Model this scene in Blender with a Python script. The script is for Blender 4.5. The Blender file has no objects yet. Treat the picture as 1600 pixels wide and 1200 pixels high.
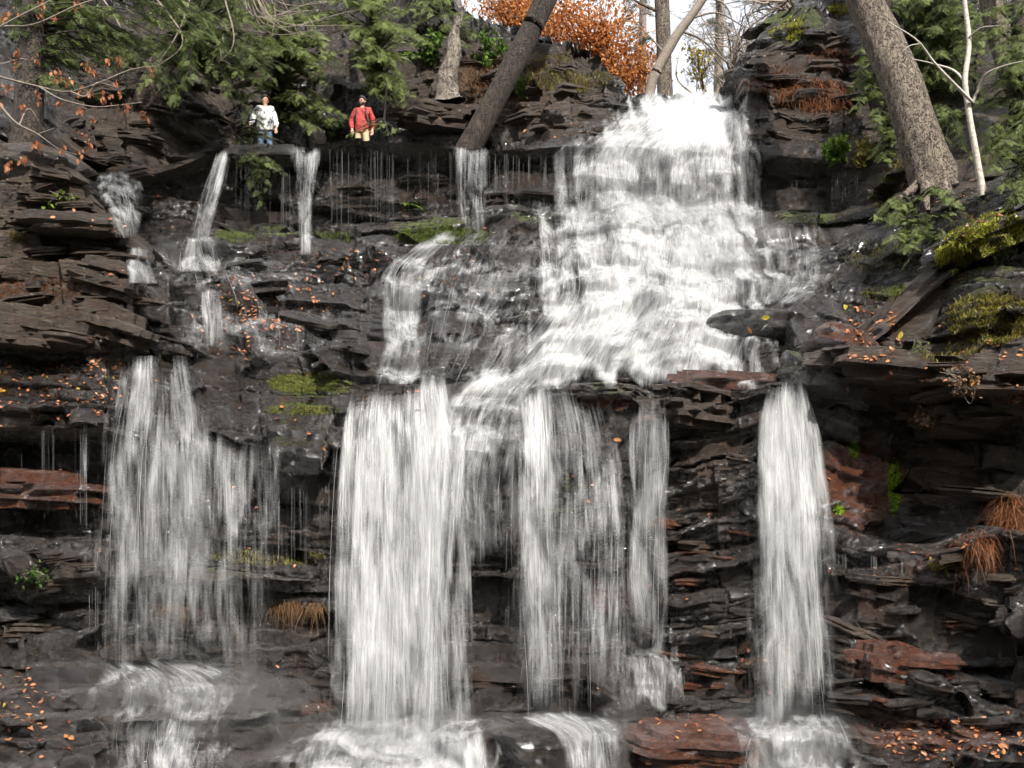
import bpy, bmesh, math, random
import numpy as np
from mathutils import Vector, Matrix, Euler
from mathutils.bvhtree import BVHTree

random.seed(7)
RNG = np.random.default_rng(11)
S = bpy.context.scene
COL = S.collection

# ------------------------------------------------------------------ camera, sky, sun, exposure
F_PX, HOR, CAM_Z = 1716.0, 800.0, 6.0          # focal length and eye level in photo pixels, eye height in metres
cam_d = bpy.data.cameras.new('camera')
cam = bpy.data.objects.new('camera', cam_d)
COL.objects.link(cam)
cam.location = (0, 0, CAM_Z)
cam.rotation_euler = (math.radians(90), 0, 0)
cam_d.sensor_width = 36.0
cam_d.lens = 36.0 * F_PX / 1600.0
cam_d.shift_y = (HOR - 600.0) / 1600.0
cam_d.clip_start, cam_d.clip_end = 0.1, 3000.0
S.camera = cam

SUN_AZ, SUN_EL = 158.0, 46.0                   # azimuth clockwise from +Y (into the picture), elevation
w = bpy.data.worlds.new('World'); S.world = w; w.use_nodes = True
nt = w.node_tree
bg = nt.nodes['Background']
sky = nt.nodes.new('ShaderNodeTexSky')
sky.sky_type = 'NISHITA'; sky.sun_disc = False
sky.sun_elevation = math.radians(SUN_EL); sky.sun_rotation = math.radians(SUN_AZ)
sky.air_density = 1.0; sky.dust_density = 4.0; sky.ozone_density = 1.0
# broken white cloud over all of the sky
tc = nt.nodes.new('ShaderNodeTexCoord'); cn = nt.nodes.new('ShaderNodeTexNoise'); cn.inputs['Scale'].default_value = 3.0; cn.inputs['Detail'].default_value = 7.0
cr = nt.nodes.new('ShaderNodeMapRange'); cr.inputs[1].default_value = 0.30; cr.inputs[2].default_value = 0.60; cr.inputs[3].default_value = 0.4; cr.inputs[4].default_value = 0.95
cm = nt.nodes.new('ShaderNodeMix'); cm.data_type = 'RGBA'; cm.inputs[7].default_value = (9.2, 9.3, 9.6, 1)
nt.links.new(tc.outputs['Generated'], cn.inputs['Vector']); nt.links.new(cn.outputs[0], cr.inputs[0]); nt.links.new(cr.outputs[0], cm.inputs[0])
nt.links.new(sky.outputs[0], cm.inputs[6]); nt.links.new(cm.outputs[2], bg.inputs[0]); bg.inputs[1].default_value = 0.082

sun_d = bpy.data.lights.new('sun', 'SUN'); sun_d.energy = 4.2; sun_d.angle = math.radians(0.55)
sun_d.color = (1.0, 0.95, 0.87)
sun = bpy.data.objects.new('sun', sun_d); COL.objects.link(sun)
az, el = math.radians(SUN_AZ), math.radians(SUN_EL)
SUN_DIR = Vector((math.sin(az) * math.cos(el), math.cos(az) * math.cos(el), math.sin(el)))
sun.rotation_euler = SUN_DIR.to_track_quat('Z', 'Y').to_euler()
sun.location = (20, -10, 40)

vs = S.view_settings
vs.view_transform = 'Standard'; vs.look = 'None'; vs.gamma = 1.0; vs.use_curve_mapping = False
vs.exposure = 0.98
S.render.engine = 'CYCLES'
S.cycles.use_denoising = True; S.cycles.use_adaptive_sampling = True; S.cycles.adaptive_threshold = 0.03
S.cycles.max_bounces = 6; S.cycles.diffuse_bounces = 3; S.cycles.glossy_bounces = 3
S.cycles.transmission_bounces = 3; S.cycles.transparent_max_bounces = 14
S.cycles.sample_clamp_indirect = 4.0
S.cycles.caustics_reflective = False; S.cycles.caustics_refractive = False

# ------------------------------------------------------------------ helpers
def P(px, py, Y):
    """point seen at photo pixel (px, py) that stands Y metres into the scene"""
    return Vector(((px - 800.0) * Y / F_PX, Y, CAM_Z + (HOR - py) * Y / F_PX))

def new_obj(name, mesh, parent=None, **props):
    o = bpy.data.objects.new(name, mesh); COL.objects.link(o)
    if parent is not None: o.parent = parent
    for k, v in props.items(): o[k] = v
    return o

def empty(name, loc, **props):
    o = bpy.data.objects.new(name, None); COL.objects.link(o)
    o.location = loc; o.empty_display_size = 0.2
    for k, v in props.items(): o[k] = v
    return o

def mesh_np(name, verts, faces, mat=None, smooth=False):
    """verts (n,3), faces (m,3) or (m,4) numpy arrays"""
    verts = np.asarray(verts, dtype=np.float32); faces = np.asarray(faces, dtype=np.int32)
    me = bpy.data.meshes.new(name)
    k = faces.shape[1]
    me.vertices.add(len(verts)); me.vertices.foreach_set('co', verts.ravel())
    me.loops.add(faces.size); me.loops.foreach_set('vertex_index', faces.ravel())
    me.polygons.add(len(faces))
    me.polygons.foreach_set('loop_start', np.arange(0, faces.size, k, dtype=np.int32))
    me.polygons.foreach_set('loop_total', np.full(len(faces), k, dtype=np.int32))
    me.polygons.foreach_set('use_smooth', np.full(len(faces), smooth, dtype=bool))
    me.update(calc_edges=True)
    if mat is not None: me.materials.append(mat)
    return me

def fattr(me, name, vals):
    a = me.attributes.new(name, 'FLOAT', 'POINT'); a.data.foreach_set('value', np.asarray(vals, dtype=np.float32).ravel())

def hash3(i, j, k, seed):
    h = (i.astype(np.int64) * 374761393 + j.astype(np.int64) * 668265263 + k.astype(np.int64) * 2147483647 + seed * 1274126177) & 0xFFFFFFFF
    h = ((h ^ (h >> 13)) * 1274126177) & 0xFFFFFFFF
    h = ((h ^ (h >> 15)) * 2246822519) & 0xFFFFFFFF
    h = h ^ (h >> 16)
    return (h & 0xFFFFFF).astype(np.float64) / float(0xFFFFFF)

def vnoise(x, y, z, seed=0):
    xi, yi, zi = np.floor(x), np.floor(y), np.floor(z)
    fx, fy, fz = x - xi, y - yi, z - zi
    fx = fx * fx * (3 - 2 * fx); fy = fy * fy * (3 - 2 * fy); fz = fz * fz * (3 - 2 * fz)
    xi = xi.astype(np.int64); yi = yi.astype(np.int64); zi = zi.astype(np.int64)
    def c(a, b, d): return hash3(xi + a, yi + b, zi + d, seed)
    x00 = c(0,0,0) * (1-fx) + c(1,0,0) * fx; x10 = c(0,1,0) * (1-fx) + c(1,1,0) * fx
    x01 = c(0,0,1) * (1-fx) + c(1,0,1) * fx; x11 = c(0,1,1) * (1-fx) + c(1,1,1) * fx
    return ((x00 * (1-fy) + x10 * fy) * (1-fz) + (x01 * (1-fy) + x11 * fy) * fz) * 2 - 1

def fbm(x, y, z, oct=3, seed=0):
    r = 0; a = 1.0; t = 0
    for o in range(oct):
        r = r + a * vnoise(x * 2**o, y * 2**o, z * 2**o, seed + o * 17); t += a; a *= 0.5
    return r / t

def sstep(a, b, x):
    t = np.clip((x - a) / (b - a), 0, 1); return t * t * (3 - 2 * t)

# ------------------------------------------------------------------ materials
class NT:
    def __init__(self, name):
        self.m = bpy.data.materials.new(name); self.m.use_nodes = True
        self.t = self.m.node_tree; self.t.nodes.clear()
        self.out = self.t.nodes.new('ShaderNodeOutputMaterial')
    def n(self, typ, ins=None, **kw):
        nd = self.t.nodes.new('ShaderNode' + typ)
        for k, v in kw.items(): setattr(nd, k, v)
        if ins:
            for k, v in ins.items(): self.put(nd.inputs[k], v)
        return nd
    def put(self, sock, v):
        if isinstance(v, bpy.types.NodeSocket): self.t.links.new(v, sock)
        elif isinstance(v, bpy.types.Node): self.t.links.new(v.outputs[0], sock)
        else: sock.default_value = v
    def math(self, op, a, b=None, c=None, clamp=False):
        nd = self.t.nodes.new('ShaderNodeMath'); nd.operation = op; nd.use_clamp = clamp
        self.put(nd.inputs[0], a)
        if b is not None: self.put(nd.inputs[1], b)
        if c is not None: self.put(nd.inputs[2], c)
        return nd.outputs[0]
    def mix(self, f, a, b):
        nd = self.t.nodes.new('ShaderNodeMix'); nd.data_type = 'RGBA'
        self.put(nd.inputs[0], f); self.put(nd.inputs[6], a); self.put(nd.inputs[7], b)
        return nd.outputs[2]
    def ramp(self, f, stops, interp='LINEAR'):
        nd = self.t.nodes.new('ShaderNodeValToRGB'); self.put(nd.inputs[0], f)
        cr = nd.color_ramp; cr.interpolation = interp
        while len(cr.elements) < len(stops): cr.elements.new(0.5)
        for e, (p, c) in zip(cr.elements, stops):
            e.position = p; e.color = c if len(c) == 4 else (*c, 1)
        return nd.outputs[0]
    def rng(self, v, a, b, c=0.0, d=1.0, smooth=False):
        nd = self.t.nodes.new('ShaderNodeMapRange'); nd.interpolation_type = 'SMOOTHSTEP' if smooth else 'LINEAR'
        for i, x in enumerate((v, a, b, c, d)): self.put(nd.inputs[i], x)
        return nd.outputs[0]
    def noise(self, vec, scale, detail=4, rough=0.55, dist=0.0, out=0):
        nd = self.n('TexNoise', {'Scale': scale, 'Detail': detail, 'Roughness': rough, 'Distortion': dist})
        if vec is not None: self.put(nd.inputs['Vector'], vec)
        return nd.outputs[out]
    def attr(self, name):
        return self.n('Attribute', attribute_name=name).outputs['Fac']
    def scaled(self, vec, s):
        nd = self.n('Mapping'); self.put(nd.inputs[0], vec); nd.inputs['Scale'].default_value = s
        return nd.outputs[0]
    def surf(self, s): self.put(self.out.inputs['Surface'], s); return self.m

def rock_material(name, attrs=True, dry=0.0, moss=0.0, rust=0.0, objvar=False):
    t = NT(name)
    geo = t.n('NewGeometry'); pos = geo.outputs['Position']
    if objvar:      # pieces carry their own random shift so copies differ
        oi = t.n('ObjectInfo')
        va = t.n('VectorMath', operation='ADD'); t.put(va.inputs[0], pos)
        sc = t.math('MULTIPLY', oi.outputs['Random'], 40.0); t.put(va.inputs[1], sc); pos = va.outputs[0]
    if attrs:
        aD, aM, aR = t.attr('dry'), t.attr('moss'), t.attr('rust')
    else:
        aD, aM, aR = dry, moss, rust
    flat = t.scaled(pos, (1.0, 1.0, 5.0))
    n1 = t.noise(flat, 1.3, 6, 0.6)
    n2 = t.noise(pos, 9.0, 6, 0.65)
    n3 = t.noise(flat, 7.0, 5, 0.6, 0.4)
    wet = t.ramp(n1, [(0.25, (0.012, 0.0085, 0.0065)), (0.45, (0.032, 0.0235, 0.018)), (0.6, (0.060, 0.046, 0.037)), (0.8, (0.110, 0.080, 0.060))])
    dryc = t.ramp(n1, [(0.25, (0.030, 0.020, 0.013)), (0.42, (0.078, 0.052, 0.034)), (0.58, (0.14, 0.105, 0.078)), (0.78, (0.25, 0.205, 0.165))])
    dryf = t.rng(t.math('ADD', aD, t.math('MULTIPLY', t.math('SUBTRACT', n3, 0.5), 0.7)), 0.25, 0.75)
    c = t.mix(dryf, wet, dryc)
    # brown iron staining in streaks
    br = t.rng(t.noise(t.scaled(pos, (1.5, 1.5, 0.8)), 1.1, 4, 0.6), 0.52, 0.72)
    c = t.mix(t.math('MULTIPLY', br, 0.7), c, (0.105, 0.050, 0.026, 1))
    rs = t.rng(t.math('ADD', aR, t.math('MULTIPLY', t.math('SUBTRACT', n2, 0.5), 0.9)), 0.35, 0.8)
    rc = t.ramp(n3, [(0.3, (0.09, 0.028, 0.011)), (0.55, (0.23, 0.072, 0.028)), (0.8, (0.32, 0.13, 0.06))])
    c = t.mix(rs, c, rc)
    c = t.mix(t.rng(n2, 0.3, 0.7, 0.45, 0.0), c, (0.006, 0.005, 0.005, 1))
    # pale lichen flecks on dry rock
    li = t.math('MULTIPLY', t.rng(t.noise(pos, 5.5, 5, 0.7), 0.60, 0.68), t.math('MULTIPLY', dryf, 0.7))
    c = t.mix(li, c, (0.30, 0.29, 0.26, 1))
    c = t.mix(t.math('MULTIPLY', t.math('SUBTRACT', 1.0, dryf), 0.22), c, (0.004, 0.003, 0.002, 1))
    up = t.n('SeparateXYZ'); t.put(up.inputs[0], geo.outputs['Normal'])
    ms = t.math('ADD', aM, t.math('MULTIPLY', t.math('SUBTRACT', n2, 0.5), 1.1))
    ms = t.math('ADD', ms, t.math('MULTIPLY', t.math('SUBTRACT', up.outputs[2], 0.3), 0.30))
    msf = t.rng(ms, 0.45, 0.75)
    mc = t.ramp(t.noise(pos, 14, 4, 0.6), [(0.3, (0.018, 0.03, 0.006)), (0.5, (0.06, 0.085, 0.012)), (0.72, (0.17, 0.18, 0.02))])
    c = t.mix(msf, c, mc)
    rough = t.rng(t.noise(pos, 3.5, 5, 0.6), 0.3, 0.7, 0.08, 0.36)
    rough = t.math('ADD', rough, t.math('MULTIPLY', dryf, 0.30))
    rough = t.math('ADD', rough, t.math('MULTIPLY', msf, 0.5), clamp=True)
    hb = t.math('ADD', t.math('MULTIPLY', t.noise(t.scaled(pos, (1, 1, 4.0)), 8.0, 8, 0.68), 1.0), t.math('MULTIPLY', t.noise(t.scaled(pos, (1, 1, 2.5)), 26, 5, 0.7), 0.55))
    bp = t.n('Bump', {'Strength': 1.0, 'Distance': 0.14, 'Height': hb})
    bp2 = t.n('Bump', {'Strength': 1.0, 'Distance': 0.22, 'Height': t.noise(t.scaled(pos, (1, 1, 2.4)), 9.0, 6, 0.68)})
    b = t.n('BsdfPrincipled', {'Base Color': c, 'Roughness': rough, 'Normal': bp.outputs[0], 'Coat Roughness': 0.10, 'Coat IOR': 2.2, 'Coat Normal': bp2.outputs[0]})
    wetf = t.math('MULTIPLY', t.math('SUBTRACT', 1.0, dryf), t.math('SUBTRACT', 1.0, msf))
    t.put(b.inputs['Coat Weight'], t.math('MULTIPLY', wetf, t.rng(t.noise(pos, 1.1, 4, .6), .3, .55, .4, 1.0)))
    b.inputs['Specular IOR Level'].default_value = 0.55
    return t.surf(b.outputs[0])

M_CLIFF = rock_material('layered_rock')
M_WET = rock_material('wet_rock', False, 0.05, 0.0, 0.0, True)
M_BROWN = rock_material('brown_rock', False, 0.62, 0.0, 0.1, True)
M_RUST = rock_material('rusty_rock', False, 0.15, 0.0, 0.72, True)
M_MOSSY = rock_material('mossy_rock', False, 0.2, 0.42, 0.0, True)

# ------------------------------------------------------------------ the cliff: section lines given column by column
# each column: photo column, then (photo row, metres into the scene) from the foot of the falls up to the skyline
def bed(Y, z=15.35): return (HOR - (z - CAM_Z) * F_PX / Y, Y)
COLS = {
 -250: [(1750,11.5),(1210,15.5),(1130,16.5),(1040,18.5),(975,19.3),(940,19.8),(905,19.2),(860,19.8),(690,21.3),(665,19.4),(555,20.5),(530,20.2),(430,20.6),(330,21.2),(260,21.6),(240,22.5),(200,24),(150,25),(120,26),(90,27),(50,28.5),(0,30),(-150,33),(-400,42)],
 0:    [(1750,12),(1210,16.5),(1130,17.5),(1040,19.5),(975,20.3),(940,20.8),(905,20.2),(860,20.9),(690,22.3),(665,20.4),(555,21.5),(530,21.2),(430,21.6),(330,22.2),(260,22.6),(240,23.5),(200,25),(150,26),(120,27),(90,28),(50,29.5),(0,31),(-150,34),(-400,42)],
 130:  [(1750,12),(1205,16.7),(1130,17.6),(1040,19.6),(978,20.4),(942,20.9),(906,20.3),(860,21),(690,22.4),(662,20.5),(556,21.7),(532,21.4),(430,21.8),(335,22.4),(295,22.8),(288,25),(282,27.5),(272,27.3),(262,28),(235,28.4),(140,29.3),(50,30.3),(-150,33),(-400,42)],
 205:  [(1750,12),(1200,16.8),(1125,17.7),(1040,19.7),(980,20.5),(944,21),(906,20.4),(860,21.1),(705,22.2),(680,20.6),(560,22.1),(540,21.9),(450,22.3),(400,22.8),(385,24),(350,26.5),(290,28.2),(273,27.6),(263,28.3),(235,28.7),(130,29.7),(50,30.7),(-150,33),(-400,42)],
 232:  [(1750,12),(1198,16.9),(1122,17.8),(1040,19.7),(985,20.5),(945,21),(906,20.5),(860,21.2),(715,22),(690,20.6),(562,22.4),(535,22.9),(485,24.1),(432,25.3),(385,26.8),(345,28.1),(290,28.5),(273,27.8),(263,28.5),(235,28.9),(130,29.9),(50,30.9),(-150,33),(-400,42)],
 350:  [(1750,12),(1195,17),(1115,18),(1035,19.8),(1000,20.6),(945,21.4),(905,20.7),(860,21.6),(740,21.9),(705,20.9),(560,22.7),(535,23),(470,24.4),(415,25.8),(375,27),(350,28.8),(265,29),(242,28.2),bed(29),bed(31.2),(200,32),(60,34),(-150,37),(-400,46)],
 470:  [(1750,12),(1180,17),(1130,18),(1060,19.6),(1010,20.5),(960,21.3),(905,20.9),(860,21.7),(790,21.5),(750,20.8),(590,22),(560,22.8),(490,24),(420,25.5),(380,27),(355,28.8),(255,29.2),(232,28.3),bed(29),bed(32),(200,33),(70,35),(-150,38),(-400,46)],
 560:  [(1750,12),(1210,17.5),(1170,18.3),(1140,19.6),(1080,20),(1000,20.6),(905,20.9),(850,21.4),(680,21.5),(635,20.8),(602,21.6),(575,22.6),(500,24),(430,25.5),(375,27),(350,28.8),(250,29.2),(220,28.4),bed(29),bed(32.5),(200,33.5),(60,35),(-60,37),(-300,46)],
 680:  [(1750,12),(1210,17.5),(1170,18.3),(1140,19.5),(1080,20),(1000,20.5),(905,20.7),(850,21.4),(690,21.5),(645,20.6),(605,21.5),(575,22.5),(500,24),(425,25.6),(358,27.3),(340,28.8),(245,29.2),(226,28.3),bed(29),bed(31.8),(175,32.5),(75,34),(-5,35.5),(-200,46)],
 760:  [(1750,12),(1195,16.8),(1150,17.6),(1120,19.3),(1060,19.9),(1000,20.3),(900,20.5),(870,21.6),(755,21.4),(735,20.4),(615,21.4),(580,22.3),(500,24),(430,25.6),(350,27.3),(335,28.6),(250,29),(235,28.2),bed(29),bed(31),(190,31.7),(105,33),(28,35),(200,46)],
 860:  [(1750,12),(1170,16.6),(1130,17.4),(1115,19.2),(1060,19.9),(960,20.4),(905,20.6),(882,19.9),(760,20.4),(625,21),(602,21.7),(555,22.5),(490,24),(400,26),(335,27.6),(325,28.2),(255,28.6),(232,28),(222,28.8),(205,30),(185,30.6),(115,32.3),(62,34),(230,46)],
 960:  [(1750,12),(1150,16.8),(1135,17.8),(1120,19),(1060,19.7),(960,20.2),(905,20.4),(885,19.8),(760,20.3),(625,20.8),(592,21.6),(530,22.4),(460,24),(370,26.4),(325,27.8),(310,28.1),(260,28.3),(225,28.1),(205,29),(190,30),(172,30.8),(155,31.6),(118,33.5),(260,46)],
 1010: [(1750,12),(1170,16.9),(1140,17.7),(1120,18.9),(1050,19.5),(960,19.9),(905,20.1),(870,19.9),(700,20.4),(618,20.4),(590,21.4),(525,22.4),(460,24),(370,26.4),(325,27.8),(310,28.1),(260,28.3),(230,28.1),(203,29),(187,30),(168,31),(150,32),bed(37,18.2),bed(46,18.5)],
 1060: [(1750,12),(1185,16.9),(1150,17.6),(1120,18.8),(1040,19.2),(960,19.6),(900,19.7),(850,20),(680,20.5),(612,19.9),(590,21.2),(520,22.4),(460,24),(370,26.4),(325,27.8),(310,28.1),(260,28.3),(235,28.1),(200,29),(185,30.2),(166,31),(147,32),bed(37,18.2),bed(46,18.5)],
 1135: [(1750,12),(1200,17.2),(1150,17.8),(1115,18.6),(1040,19),(960,19.4),(900,19.5),(850,19.8),(680,20.2),(615,19.8),(598,20.9),(560,22),(490,23.4),(380,26.2),(335,27.6),(320,28),(270,28.3),(240,28.1),(205,29),(190,30.2),(170,31),(155,32),bed(37,18.2),bed(46,18.5)],
 1165: [(1750,12),(1200,17.2),(1150,17.8),(1115,18.6),(1040,18.9),(960,19.3),(900,19.4),(850,19.7),(680,20.1),(616,19.8),(600,20.7),(562,21.8),(490,23.2),(380,26.1),(337,27.6),(322,28.1),(270,28.4),(238,28),(190,28.5),(140,28.8),(115,29.2),(85,30),(72,31),(120,40)],
 1210: [(1750,12),(1200,17.2),(1150,17.7),(1115,18.5),(1040,18.8),(960,19.1),(900,19.2),(850,19.5),(690,19.9),(620,19.7),(600,20.4),(568,21.2),(490,22.8),(380,26),(340,27.5),(325,28.2),(270,28.5),(242,28),(200,28.6),(150,29),(110,29.5),(65,30.3),(38,31.5),(60,40)],
 1280: [(1750,12),(1200,17),(1160,17.4),(1130,18.3),(1040,18.6),(960,18.8),(900,18.9),(860,19.1),(700,19.6),(630,19.5),(585,19.8),(545,20.8),(475,22),(370,25.5),(345,27.2),(330,28),(270,28.3),(250,27.8),(200,28.5),(130,29),(70,29.6),(20,30.2),(-25,31.5),(-60,40)],
 1350: [(1750,12),(1195,17),(1160,17.3),(1135,18),(1040,18.2),(960,18.4),(890,18.5),(855,19.4),(650,20.4),(590,19.2),(562,19.5),(548,20.4),(475,21.5),(400,23.5),(350,25.5),(320,26.5),(290,27),(255,27.5),(200,28.3),(120,29.2),(60,30),(-40,31.5),(-200,34),(-300,42)],
 1440: [(1750,12),(1195,16.9),(1160,17.2),(1135,17.8),(1040,17.9),(960,18.1),(875,18.2),(852,19.4),(660,20.3),(588,18.6),(562,18.9),(548,19.8),(485,20.5),(400,22),(340,23.2),(300,24),(280,24.6),(250,26),(190,27.5),(120,29),(50,31),(-20,33),(-150,36),(-250,44)],
 1540: [(1750,12),(1190,16.6),(1160,16.9),(1140,17.4),(1040,17.5),(960,17.7),(840,17.8),(815,18.5),(680,18.7),(605,17.4),(572,17.8),(545,18.6),(470,19),(420,20),(390,19.7),(330,20.4),(300,21.5),(240,24),(170,26.5),(100,28.5),(40,31),(-20,33),(-150,36),(-250,44)],
 1620: [(1750,12),(1190,16.4),(1160,16.7),(1140,17.1),(1040,17.2),(960,17.4),(840,17.5),(815,18),(680,18.2),(605,17),(575,17.4),(545,18.1),(470,18.4),(420,19.2),(380,19.1),(320,19.8),(290,21),(230,23.5),(160,26),(100,28),(40,30.5),(-20,33),(-150,36),(-250,44)],
 1900: [(1750,12),(1190,17.4),(1160,17.7),(1140,18.1),(1040,18.2),(960,18.4),(840,18.5),(815,19),(680,19.2),(605,18.2),(575,18.6),(545,19.2),(470,19.5),(420,20),(380,20),(330,19.2),(300,20.4),(250,23),(200,26),(150,28),(100,30.5),(60,33),(0,36),(-60,44)],
}
cpx = np.array(sorted(COLS)); K = 24
tab = np.array([COLS[c] for c in cpx], dtype=float)          # (ncol, K, 2)
gx = np.concatenate([np.arange(-250, -20, 7.0), np.arange(-20, 1620, 2.4), np.arange(1620, 1901, 7.0)])
NC = len(gx)
lines = np.zeros((K, NC, 3))
for k in range(K):
    py = np.interp(gx, cpx, tab[:, k, 0]); Yd = np.interp(gx, cpx, tab[:, k, 1])
    s1 = gx / 60.0 + k * 9.7
    blk = hash3(np.floor(s1 + .6 * vnoise(gx / 45., gx * 0 + k, gx * 0, 83)), np.full(NC, k), np.zeros(NC), 81) - .5
    wob = vnoise(gx / 38., gx * 0 + k * 3.3, gx * 0, 85)
    if 1 <= k <= 21:
        a_ = 0.2 if k == 17 else (0.55 if k in (6, 9, 4) else 0.35)
        Yd = Yd + a_ * (blk * .8 + wob * .45); py = py + (3 if k == 17 else 7) * (blk + .7 * wob)
    lines[k, :, 0] = (gx - 800) * Yd / F_PX; lines[k, :, 1] = Yd; lines[k, :, 2] = CAM_Z + (HOR - py) * Yd / F_PX
# rows between the section lines; more rows where the picture shows more of the rock
rows, kpar = [], []
vis = np.abs(np.diff(tab[:, :, 0], axis=1)).max(axis=0)
for k in range(K - 1):
    n = int(np.clip(vis[k] / 2.6 + 3, 6, 66))
    if k == 0: n = 24
    if k >= 21: n = 22
    for j in range(n):
        t = j / n; rows.append(lines[k] * (1 - t) + lines[k + 1] * t); kpar.append(k + t)
rows.append(lines[-1]); kpar.append(K - 1)
G = np.array(rows); kpar = np.array(kpar); NR = len(G)
X, Y, Z = G[..., 0].copy(), G[..., 1].copy(), G[..., 2].copy()
PXg = np.broadcast_to(gx[None, :], X.shape)
# horizontal facing direction of the base sheet
dXc, dYc = np.gradient(X, axis=1), np.gradient(Y, axis=1)
def blur(a, n, ax):
    k = np.ones(2 * n + 1) / (2 * n + 1)
    p = np.concatenate([np.repeat(np.take(a, [0], ax), n, ax), a, np.repeat(np.take(a, [-1], ax), n, ax)], ax)
    c = np.cumsum(p, axis=ax); z = np.zeros_like(np.take(c, [0], ax)); c = np.concatenate([z, c], ax)
    hi = np.take(c, range(2 * n + 1, c.shape[ax]), ax); lo = np.take(c, range(0, c.shape[ax] - 2 * n - 1), ax)
    return (hi - lo) / (2 * n + 1)
hx, hy = blur(-(-dYc), 20, 1), blur(-dXc, 20, 1)
hl = np.sqrt(hx * hx + hy * hy) + 1e-9; hx, hy = hx / hl, hy / hl
# amount of bedding relief along the section
amp = np.interp(kpar, [0, 1, 3, 9, 10, 14, 15, 16.3, 16.8, 17.4, 18, 19, 20, 22, 23], [.5, .8, 1, 1, .6, .6, 1, .8, .3, .25, .35, .5, 1.1, 1.2, .6])[:, None] * np.ones_like(X)
casc = sstep(780, 880, PXg) * (1 - sstep(1150, 1230, PXg)) * sstep(9.8, 10.4, kpar)[:, None] * (1 - sstep(21.6, 22, kpar))[:, None]
dZ = np.gradient(Z, axis=0); dYr = np.gradient(Y, axis=0)
slope = np.clip(dYr / np.where(np.abs(dZ) < 1e-4, 1e-4, dZ), 0, 3.0)
rg = np.random.default_rng(5)
zb = -4 + np.cumsum(np.clip(rg.lognormal(-1.35, 0.75, 260), 0.06, 0.95))
leftb = 1 - sstep(300, 420, PXg)
upl = leftb * sstep(17, 19, kpar)[:, None]
dip = 0.05 * X + upl * 0.28 * (X + 12) + sstep(1180, 1300, PXg) * 0.10 * (X - 6) + 0.22 * sstep(980, 1040, PXg) * (1 - sstep(1160, 1230, PXg)) * np.abs(X - 5.2)
warp = fbm(X * .22, Y * .22, Z * .15, 2, 3)
q = Z + dip + 0.55 * warp + 0.10 * fbm(X * 1.3, Y * 1.1, Z * .8, 3, 9)
zb2 = -4 + np.cumsum(np.clip(rg.lognormal(-0.62, 0.5, 160), 0.25, 1.25))
thick = (fbm(X * .23 + 3, Y * .2, Z * .42, 3, 77) + .12 - .35 * np.exp(-((PXg - 1090) / 90) ** 2) > 0)
bi1 = np.searchsorted(zb, q) - 1; bi2 = np.searchsorted(zb2, q) - 1
bi = np.where(thick, bi2 + 1000, bi1)
z0 = np.where(thick, zb2[bi2], zb[bi1]); th = np.where(thick, zb2[np.minimum(bi2 + 1, 159)], zb[np.minimum(bi1 + 1, 259)]) - z0; ft = np.clip((q - z0) / th, 0, 1)
one = np.zeros_like(bi)
ha = hash3(bi, one, one, 1) * 2 - 1
cw = 0.7 + 2.6 * hash3(bi, one, one, 2) ** 1.5
skew = (hash3(bi, one, one, 5) * 2 - 1) * 0.9
u = X / cw + 13 * hash3(bi, one, one, 3) + 0.55 * fbm(X * .8, Y * .9, bi * 3.1, 3, 21) + skew * (ft - .5) * th / cw + 0.12 * fbm(X * 4, Z * 4, Y * 2, 2, 23)
ci = np.floor(u).astype(np.int64); fu = u - ci
hc = hash3(bi, ci, one, 4) * 2 - 1; ht = hash3(bi, ci, one, 6) * 2 - 1; hp = hash3(bi, ci, one, 8)
hn = hash3(bi, ci + 1, one, 4) * 2 - 1
edge = np.minimum(fu, 1 - fu) * cw
hc = np.where(hc < -0.62, -1.9, hc)                         # some blocks have fallen out
relief = (0.13 + .06 * thick) * ha + (0.15 + .06 * thick) * hc + 0.26 * ht * (fu - 0.5) * np.clip(cw, 0, 1.6) + 0.22 * (hp - .5) * (ft - .5) * np.clip(th / .3, .3, 1.5)
relief -= 0.07 * (1 - sstep(0.0, 0.05, edge)) * (hp > 0.75)
relief -= 0.08 * (1 - sstep(0.0, 0.035, ft * th)) + 0.05 * (1 - sstep(0, 0.05, (1 - ft) * th))
# ragged chipped bed edges
relief += 0.11 * fbm(X * 2.6, Y * 2.0, bi * 5.7, 3, 25)
# thin lamination inside the beds, then weathering
lam = q / 0.06 + 2.5 * fbm(X * .6, Y * .6, Z * .5, 3, 31); li_ = np.floor(lam).astype(np.int64)
relief += 0.04 * (hash3(li_, np.floor(X * 1.1 + 7 * hash3(li_, one, one, 12) + .8 * fbm(X * 2, Y, Z * 3, 2, 33)).astype(np.int64), one, 11) * 2 - 1) * (hp > .4) * np.where(thick, .55, 1)
relief += 0.30 * fbm(X * .55, Y * .55, Z * .9, 2, 40) + 0.14 * fbm(X * 1.6, Y * 1.6, Z * 2.4, 3, 41) + 0.045 * fbm(X * 6, Y * 6, Z * 11, 2, 43)
out = amp * relief * (1 - 0.35 * casc)
lump = np.abs(fbm(X * .75, Y * .75, Z * .9, 3, 51)) * 1.3 - 0.25
out += casc * (0.55 * lump)
q2 = Z + 0.9 * fbm(X * .35, Y * .3, Z * .2, 3, 71) + casc * (.75 * fbm(X * .9, Y * .5, Z * .3, 2, 73)); TH = 0.85
st = q2 / TH - np.floor(q2 / TH)
tread = (0.5 - sstep(0.0, 0.8, st) * 1.0 + 0.0)
lowk = (1 - sstep(2.9, 3.2, kpar))[:, None] * (1 - sstep(430, 520, PXg))
q3 = Z + .10 * fbm(X * .8, Y * .4, Z * .2, 3, 75); st = np.where(lowk > .5, q3 / .27 - np.floor(q3 / .27), st); TH = np.where(lowk > .5, .27, TH)
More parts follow.
